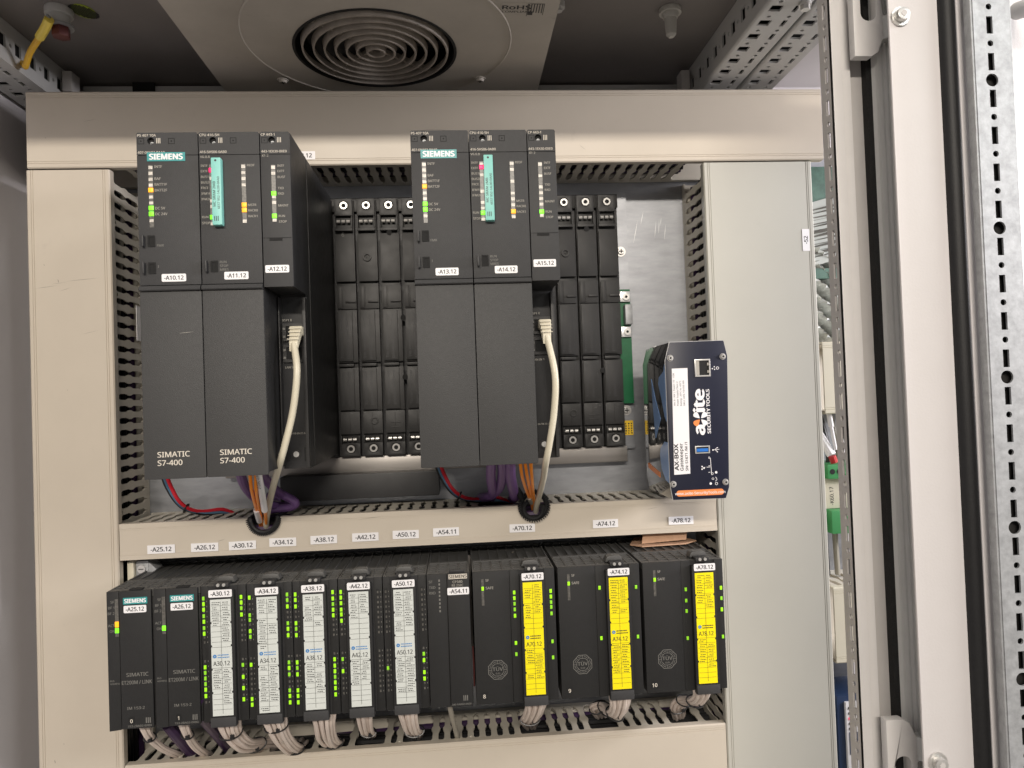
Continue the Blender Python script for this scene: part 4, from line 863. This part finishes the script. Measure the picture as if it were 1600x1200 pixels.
def fm(i, tagtxt, num, slot, label, safe, L_, R_, pl, pr, seed):
    x0, x1 = BX[i]+1.0, BX[i+1]-1.4
    t = thing('safety_module', label, 'safety module', ((x0+x1)/2, YE, EB), GE); e_body(t, x0, x1, True)
    xd = at((pl+pr)/2, 990, YE)[0]-.3; xa = xd-12.2; xb = xd+12.0
    MB().prism([(x0+.35,EB),(xa-9.2,EB),(xa-9.2,ET),(x0+.35,ET)], fXZ, YE-1.6, YE+.9).build('front_panel', 'etp', t, .6)
    MB().box(xa-9.0,xa,YE-1.0,YE+.9,EB,ET).build('lamp_panel', 'etp', t, .3); MB().box(xb,x1-.35,YE-1.0,YE+.9,EB,ET).build('lamp_panel', 'etp', t, .3)
    MB().box(xa+.1,xb-.1,YE+.2,YE+.9,EB,ET-.4).build('front_frame', 'black', t)
    led_col(t, at(pl,990,YE)[0], [], pl); led_col(t, at(pr,990,YE)[0], [], pr)
    for px, ys in ((pl, L_), (pr, R_)):
        for py in ys: share(R.choice((lime, lime, lime_b)), 'led', t, (at(px,990,YE)[0],YE-1.3,at(px,py,YE)[2]))
    door(t, xd, tagtxt, num, 'yellow', seed)
    xq, _, zq = at(safe[0], safe[1], YE)
    MB().box(xq-1.2,xq+1.2,YE-1.75,YE-1.62,zq-16,zq+9).build('led_strip', 'piped', t); share(lime, 'led', t, (xq,YE-1.75,zq))
    k = MB().txt('SF', (xq+3,YE-1.65,zq+6.4), 2.2).txt('SAFE', (xq+3,YE-1.65,zq-1), 2.4)
    k.build('print', 'print', t)
    # approval emblem: octagon ring with lettering
    cx, cz = x0+21.5, -158.5; k = MB()
    oc = lambda r: [(cx+r*math.cos(math.pi/8+i*math.pi/4), cz+r*math.sin(math.pi/8+i*math.pi/4)) for i in range(8)]
    k.perf(oc(9.8), [oc(9.3)], fXZ, YE-1.68, YE-1.61); k.perf(oc(6.4), [oc(6.0)], fXZ, YE-1.68, YE-1.61)
    k.txt('TÜV', (cx,YE-1.66,cz-1), 3.4, align='C', wide=1.1).txt('SUD', (cx,YE-1.66,cz-4.2), 1.6, align='C')
    for i in range(8):
        a = i*math.pi/4; d = Vector((math.cos(a),0,math.sin(a))); n_ = Vector((-d.z,0,d.x))*.18; c_ = Vector((cx,YE-1.65,cz)); k.add([c_+d*5.8+n_,c_+d*9+n_,c_+d*9-n_,c_+d*5.8-n_], [(0,1,2,3)])
        for q in range(3): 
            aa = a+.2+q*.16; k.cyl((cx+7.6*math.cos(aa),YE-1.62,cz+7.6*math.sin(aa)),(0,-1,0),.42,.05,6)
    k.build('approval_emblem', 'printd', t)
    nb = MB().box(x0+5,x0+11,YE-1.95,YE-1.62,-186,-179.4).build('slot_number_plate', 'hole', t); MB().txt(slot, (x0+8,YE-2.0,-184.4), 3.4, align='C', bold=.02).build('lettering', 'printb', nb)
    return t
fm(8,'-A70.12','A70.12','8','safety module with yellow strip lettered A70.12', (754,919), Zp(100,135,170,205,245,415,485), Zp(90,125,160,190,230,405,505), 805.5, 862.5, 11)
fm(9,'-A74.12','A74.12','9','safety module with yellow strip lettered A74.12', (888,911), Zp(70,385), Zp(65,375), 939, 996, 12)
fm(10,'-A78.12','A78.12','10','safety module with yellow strip lettered A78.12 at the right end', (1022,905), Zp(80,150,215,385), Zp(70,135,205,375), 1073.5, 1128.5, 13)
# mounting rail of the lower row
t = thing('mounting_rail', 'pale metal rail with end bracket behind the lower modules', 'mounting rail', (220,PLATE,-190))
MB().box(-86,530,2,PLATE-.5,-178,-74).build('rail_profile', 'alu', t, .6)
MB().box(-86.3,-80,-46,1.9,-178,-54).build('end_post', 'ivory', t, .5)
b = MB().box(-79.5,-67,-42,-20,-74,-55).prism([(-66.9,-56),(-59,-64),(-66.9,-72)], fXZ, -42, -24); b.build('end_bracket', 'zinc', t, .5)
s = MB().cyl((-73.5,-42.1,-63),(0,-1,0),4,2,18).build('screw', 'steel', t); MB().box(-76,-71,-44.4,-44.2,-63.4,-62.6).build('slot', 'hole', s)
# cardboard lying on the last module
t = thing('cardboard_piece', 'folded piece of brown cardboard wedged above the right end module', 'cardboard', (475,-40,-64.5))
MB().prism([(451,-62.6),(500,-60.5),(501.5,-51.2),(453,-51.6)], fXZ, -48, -46.6).build('front_fold', 'board', t)
MB().prism([(-46.5,-53),(20,-56),(20,-57.2),(-46.5,-54.2)], fYZ, 453, 501).build('top_flap', 'board', t)
MB().prism([(439,-44),(449,-57),(498,-53),(514,-40),(500,-12),(452,-10)], fXY, -64.4, -63.2).build('lower_flap', 'board', t)
# ------------------------------------------------------------------ wire bundles of the lower row
def bundle(label, path, n, r, spread, ties, m='pink'):
    P = [Vector(p) for p in path]; t = thing('wire_bundle', label, 'wire bundle', path[-1], 'wire bundles under the lower modules')
    for i in range(n):
        a = i*2.399; rr = math.sqrt((i+.5)/n); off = Vector((math.cos(a)*rr*spread*1.42, math.sin(a)*rr*spread*.6, 0)); pts = []
        for j, p in enumerate(P):
            sc_ = 1.25 if j == 0 else (1.0 if j < len(P)-1 else .8)
            tg = (P[min(j+1,len(P)-1)]-P[max(j-1,0)]).normalized(); sd = tg.cross(Vector((0,1,0))); sd = sd.normalized() if sd.length > .1 else Vector((1,0,0)); up_ = sd.cross(tg)
            pts.append(p+sd*off.x*sc_*-1+up_*off.y*sc_+Vector((R.uniform(-.5,.5),R.uniform(-.5,.5),R.uniform(-.4,.4))))
        MB().tube(pts, r*1.25, 7, sub=5).build('wire', m, t)
    for f_ in ties:
        j = min(int(f_*(len(P)-1)), len(P)-2); q = f_*(len(P)-1)-j; c = P[j].lerp(P[j+1], q); tg = (P[j+1]-P[j]).normalized()
        tt = MB(); sd = tg.cross(Vector((0,1,0))).normalized(); up_ = sd.cross(tg); nn = 24; e = spread*1.3+r+.3; e2 = spread*.62+r+.6
        tt.tube([c+sd*e*math.cos(2*math.pi*k_/nn)+up_*e2*math.sin(2*math.pi*k_/nn) for k_ in range(nn+1)], .8, 6, raw=True).box(c.x+e*.3-1.6,c.x+e*.3+1.6,c.y-e2-2.2,c.y-e2+.8,c.z-2,c.z+1.4)
        tt.build('cable_tie', 'tie', t)
    return t
def B(*p): return [at(*q) for q in p]
bundle('two beige wires tied below the A25.12 module', B((222,1128,-105),(232,1150,-95),(252,1168,-70),(275,1179,-45),(285,1184,-30)), 3, 2.0, 2.6, (.28,.93))
bundle('two beige wires tied below the A26.12 module', B((284,1125,-105),(293,1148,-95),(304,1166,-70),(320,1178,-45),(328,1180,-30)), 3, 2.0, 2.6, (.25,.93))
bundle('thick beige wire bundle sweeping right below the A30.12 module', B((355,1122,-118),(361,1145,-108),(380,1163,-85),(402,1164,-55),(425,1164,-30),(440,1166,-5)), 11, 1.55, 7.0, (.2,.58))
bundle('thick beige wire bundle below the A34.12 module', B((427,1122,-120),(434,1142,-112),(445,1160,-90),(458,1170,-62),(466,1160,-38),(470,1160,-10)), 11, 1.55, 6.8, (.14,.62))
bundle('thick beige wire bundle below the A38.12 module', B((504,1114,-120),(506,1135,-112),(510,1154,-88),(518,1162,-62),(524,1155,-40),(522,1155,-10)), 10, 1.55, 6.6, (.66,))
bundle('short beige wire bundle below the A42.12 module', B((568,1112,-118),(570,1128,-105),(573,1142,-80),(578,1146,-50),(576,1150,-20)), 7, 1.55, 4.6, (.62,))
bundle('beige wire bundle below the A50.12 module', B((637,1106,-118),(640,1124,-108),(645,1140,-84),(650,1144,-54),(650,1150,-20)), 9, 1.55, 6.0, (.64,))
bundle('beige wire bundle below the A70.12 module', B((838,1094,-120),(836,1108,-108),(830,1122,-80),(826,1126,-50),(830,1135,-20)), 10, 1.55, 6.4, (.6,))
bundle('beige wire bundle curving left below the A74.12 module', B((970,1084,-122),(968,1104,-112),(962,1116,-92),(948,1108,-66),(935,1105,-46),(940,1118,-20)), 10, 1.55, 6.4, (.42,.62,.8))
bundle('beige wire bundle curving left below the A78.12 module', B((1099,1074,-122),(1097,1087,-112),(1088,1096,-92),(1072,1094,-66),(1060,1102,-46),(1062,1120,-20)), 10, 1.55, 6.0, (.42,.62,.84))
cable('bus_cable', 'dark purple cable sloping right between the two interface module wire pairs', 'bus cable', B((262,1132,-80),(275,1148,-70),(290,1166,-50),(302,1178,-35),(312,1190,-10)), 5.6, 'purpled')
cable('bus_cable', 'dark purple cable sloping right below the A30.12 module strip', 'bus cable', B((312,1090,-122),(316,1118,-112),(328,1135,-85),(345,1155,-50),(358,1172,-20)), 5.0, 'purpled')
cable('serial_cable', 'thin grey cable dropping from the A54.11 module into the duct', 'cable', B((702,1100,-112),(706,1118,-95),(711,1138,-62),(714,1150,-50),(716,1165,-20)), 2.6, 'grey')
cable('jumper_wire', 'dark red wire in the gap between A54.11 and the first yellow strip module', 'wire', [(BX[8]-.2,YE+8,-176),(BX[8]-.1,YE+7,-160),(BX[8]-.3,YE+9,-138)], .9, 'bolt', n=8)
# ------------------------------------------------------------------ neighbouring cabinet seen through the gap
NX = 690
duct('cable_duct', 'short ivory duct beyond the gap, above the green terminals', True, 70, 149, 657, 760, 1, 'ivory')
duct('cable_duct', 'short ivory duct beyond the gap, above the blue device', True, -200, -118, 657, 760, 1, 'ivory')
t = thing('document_bag', 'crumpled clear plastic bag of documents beyond the right duct', 'document bag', (700,0,150))
g = MB(); nx_, nz_ = 14, 40; rr = random.Random(3)
g.add([(660+80*i/nx_, -8+9*math.sin(i*1.7+j*.9)+5*rr.random(), 152+110*j/nz_) for j in range(nz_+1) for i in range(nx_+1)], [(j*(nx_+1)+i,j*(nx_+1)+i+1,(j+1)*(nx_+1)+i+1,(j+1)*(nx_+1)+i) for j in range(nz_) for i in range(nx_)])
g.build('plastic_film', 'bag', t)
sh = MB().add([(658,-6,236),(760,-24,262),(762,-10,338),(658,2,312)], [(0,1,2,3)]).add([(658,-5,236),(760,-23,262),(762,-9,338),(658,3,312)], [(0,1,2,3)]).build('document', 'papery', t)
k = MB()
for j in range(16):
    z = 246+j*4; k.add([(664,-7.5+j*.5,z-2),(664+rr.uniform(30,80),-14+j*.3,z+8),(664+60,-14+j*.3,z+8.6),(664,-7.5+j*.5,z-1.4)], [(0,1,2,3)])
k.build('print', 'printd', sh)
MB().box(658,765,4,8,300,362).build('green_sheet', 'dgreen', t); MB().box(657,765,-12,-2,226,238).build('green_fold', 'dgreen', t)
t = thing('terminal_block', 'green terminal block marked K60.17 beyond the right duct', 'terminal block', (700,0,-60))
MB().box(662,730,-50,0,-2,14).build('upper_clamp', 'term', t, 1); MB().box(660,730,-40,0,-36,-2.4).build('body', 'ivory', t, .6); MB().box(663,730,-52,0,-62,-36.4).build('lower_clamp', 'term', t, 1)
for xq in (667,675): MB().cyl((xq,-50.1,6),(0,-1,0),3,.3,14).build('screw', 'hole', t)
X,_,Z = at(1301,775,-40); MB().txt('-K60.17', (X+1,-40.2,-32), 4.2, (0,0,1), (-1,0,0), 'L', .01).build('lettering', 'ink', t)
t = thing('relay_plugs', 'white plugs and red tip with a slanted white marker above the terminal block', 'plug', (700,-40,14))
MB().tube([(658,-40,48),(664,-42,36),(669,-46,24)],5,10).build('plug', 'white', t); MB().tube([(669.5,-46,23),(672,-46,15.5)],4,10).build('red_tip', 'redp', t)
MB().tube([(668,-50,56),(665,-52,72),(662,-54,90)],3,8).tube([(668,-50,56),(673,-48,30)],2,8).build('marker_sleeve', 'white', t)
for k_, (m, xq) in enumerate((('blackw',672),('grey',684),('blackw',696),('pink',708))): cable('loose_wire', ['leftmost dark','left grey','right dark','beige'][k_]+' loose wire hanging beyond the right duct', 'wire', [(xq,-20,66),(xq+4,-26,20),(xq-2,-22,-50),(xq+3,-14,-116)], 3.0, m)
t = thing('blue_device', 'blue device with grey front and red lamp at the bottom of the gap', 'network device', (705,0,-330))
MB().box(659,760,-52,0,-326,-238).build('housing', 'bdev', t, 1); MB().box(667,760,-56,-52.1,-318,-244).build('front_plate', 'white', t, .6)
for j in range(5): MB().cyl((671,-56.1,-250-j*5.6),(0,-1,0),1.6,.6,10).build('lamp', 'red' if j == 2 else 'hole', t)
MB().box(669.5,680,-56.6,-56.05,-300,-276).build('display_window', 'bdev', t)
# ------------------------------------------------------------------ cabinet front post and open door on the right
ZL, ZH = -330, 470
t = thing('frame_post', 'grey perforated vertical frame post between the ducts and the open door', 'frame post', (560,-300,ZL))
hs = []; X0 = 548.3; z = -320; j = 0
zr = at(1290.7,145,-290)[2]
zr0 = zr-25*28
yb, yf = -282.6, -300.6
ym = (yb+yf)/2
for j in range(40):
    zc = zr0+25*j
    if ZL+8 < zc < ZH-20: hs += [circ(ym, zc, 2.1, 12), rect(ym-2.0, ym+2.0, zc+6.5, zc+18.5)]
MB().perf(rect(yf, yb, ZL, ZH), hs, fYZ, X0, X0+1.6).build('perforated_side', 'postg', t)
col = [(1323,-300.8),(1338,-300.8),(1339,-296),(1351,-296),(1352,-288),(1368,-288)]
pts = [(at(px,600,y)[0], y) for px, y in col]
MB().prism([(X0,yf-.2)]+[(pts[1][0],yf-.2),(pts[1][0],-297),(X0,-297)], fXY, ZL, ZH).build('front_lip', 'post', t, .5)
xa = pts[1][0]; xb = at(1351,600,-294)[0]; xc_ = at(1368,600,-287)[0]
MB().box(xa+.1,xb,-294,-288,ZL,ZH).build('front_step', 'post', t, .4)
MB().box(xb+.1,xc_+16,-287,-282,ZL,ZH).build('seal_channel', 'postg', t, .3)
MB().box(xc_,xc_+8.2,-294,-287.1,ZL,ZH).build('foam_gasket', 'foam', t)
# inner post web that closes the profile
MB().box(X0+22,xc_+14,-281.9,-270,ZL,ZH).build('post_core', 'postg', t)
# hinge profile, grey with ridges
d = thing('cabinet_door', 'open white cabinet door with rubber seal and perforated steel strip at the right', 'door', (640,-345,ZL))
x0p = at(1381,600,-293)[0]; x1p = at(1416,600,-318)[0]
prof = [(x0p,-293),(x0p+3,-296),(x0p+5,-296),(x0p+6,-299),(x0p+7.4,-299),(x0p+8,-302),(x0p+9.4,-302),(x1p,-318),(x1p+3,-318),(x0p+16,-290),(x0p,-290)]
MB().prism(prof, fXY, ZL, ZH).build('hinge_profile', 'profile', d, .3)
YDo = -345.0
def dx(px, Y=YDo): return at(px,600,Y)[0]
MB().box(dx(1416),dx(1496),YDo,YDo+2.2,ZL,ZH).build('door_flange', 'doorw', d, .9)
MB().tube([(dx(1507),YDo+1,ZL),(dx(1507),YDo+1,ZH)], (dx(1522)-dx(1493))/2, 20, raw=True).build('rubber_seal', 'rubber', d)
MB().box(dx(1496)+.1,dx(1524),YDo+6,YDo+20,ZL,ZH).build('seal_seat', 'hole', d)
MB().box(dx(1523,-352),dx(1545,-352),-352,-350.5,ZL,ZH).build('inner_flange', 'doorw', d, .6)
MB().box(dx(1533)+.1,760,YDo+14,YDo+18,ZL,ZH).build('door_skin', 'doorw', d)
YSt = -365.0
sx0, sx1 = dx(1549,YSt), dx(1606,YSt); sm_ = dx(1575,YSt)-.3
zb_ = at(1547,125,YSt)[2]; hs = []
for j in range(-30, 10):
    zc = zb_+25*j
    if ZL+10 < zc < ZH-20: hs += [circ(sm_, zc, 4.4 if j % 4 == 0 else 2.1, 20 if j % 4 == 0 else 12), rect(sm_-2.2, sm_+2.2, zc+6.6, zc+18.4)]
MB().perf(rect(sx0,sx1,ZL,ZH), hs, fXZ, YSt, YSt+1.5).build('perforated_strip', 'zinc', d)
MB().box(sx0-1.6,sx0-.05,YSt+.4,YSt+7,ZL,ZH).build('strip_flank', 'zinc', d, .4); MB().box(sx1+.05,sx1+1.6,YSt+.4,YSt+7,ZL,ZH).build('strip_flank', 'zinc', d, .4)
MB().box(sx0+.2,sx1-.2,YSt+6,YSt+7,ZL,ZH).build('strip_back', 'slot', d)
c = at(1597,18,-352); MB().tube([(c[0]+5,c[1]+10,c[2]+6),(c[0]+2,c[1]-14,c[2]-2)],6,14,raw=True).build('knob', 'rail', d)
# hinges
for zc, up_, lab in ((at(1370,45,-318)[2], 1, 'upper'), (at(1420,1168,-318)[2], -1, 'lower')):
    h = thing('door_hinge', lab+' pale cast hinge bracket joining the post and the open door', 'hinge', (565,-318,zc))
    xl = at(1326,75,-300)[0]+.5
    out = [(xl-1, -16),(xl+12,-16),(xl+17,-13),(xl+21,-4),(xl+30,3),(xl+30,12),(xl+22,16),(xl+20,40),(xl-1,40)]
    MB().perf([(u, zc+up_*v) for u, v in out], [[(u, zc+up_*v) for u, v in rrect(xl+5,xl+17,11,34,5.5)]], fXZ, -309, -301.4).build('leaf', 'post', h, .8)
    MB().tube([(xl+27,-308,zc+up_*-3),(xl+27,-308,zc+up_*14)], 5.5, 16, raw=True).build('knuckle', 'rail', h)
    c = at(1405,27,YDo) if up_ > 0 else at(1464,1190,YDo)
    MB().cyl((c[0],YDo-.2,c[2]),(0,-1,0),6.6,1.6,24).build('washer', 'steel', h); bo = MB().cyl((c[0],YDo-1.9,c[2]),(0,-1,0),4.8,4,20,4.4).build('bolt', 'steel', h, .3)
    MB().cyl((c[0],YDo-5.95,c[2]),(0,-1,0),2.2,.2,6).build('star_recess', 'postg', bo)
STUFF = {'unlit_lenses','print','strip_print','icon_print','logo_print','vent_grille','embossed_lettering','port_contacts','stripes','approval_emblem','window_frame','lettering_small'}
for o in list(bpy.data.objects):
    if o.name.split('.')[0] in STUFF: o['kind'] = 'stuff'
    if '_o' in o: del o['_o']
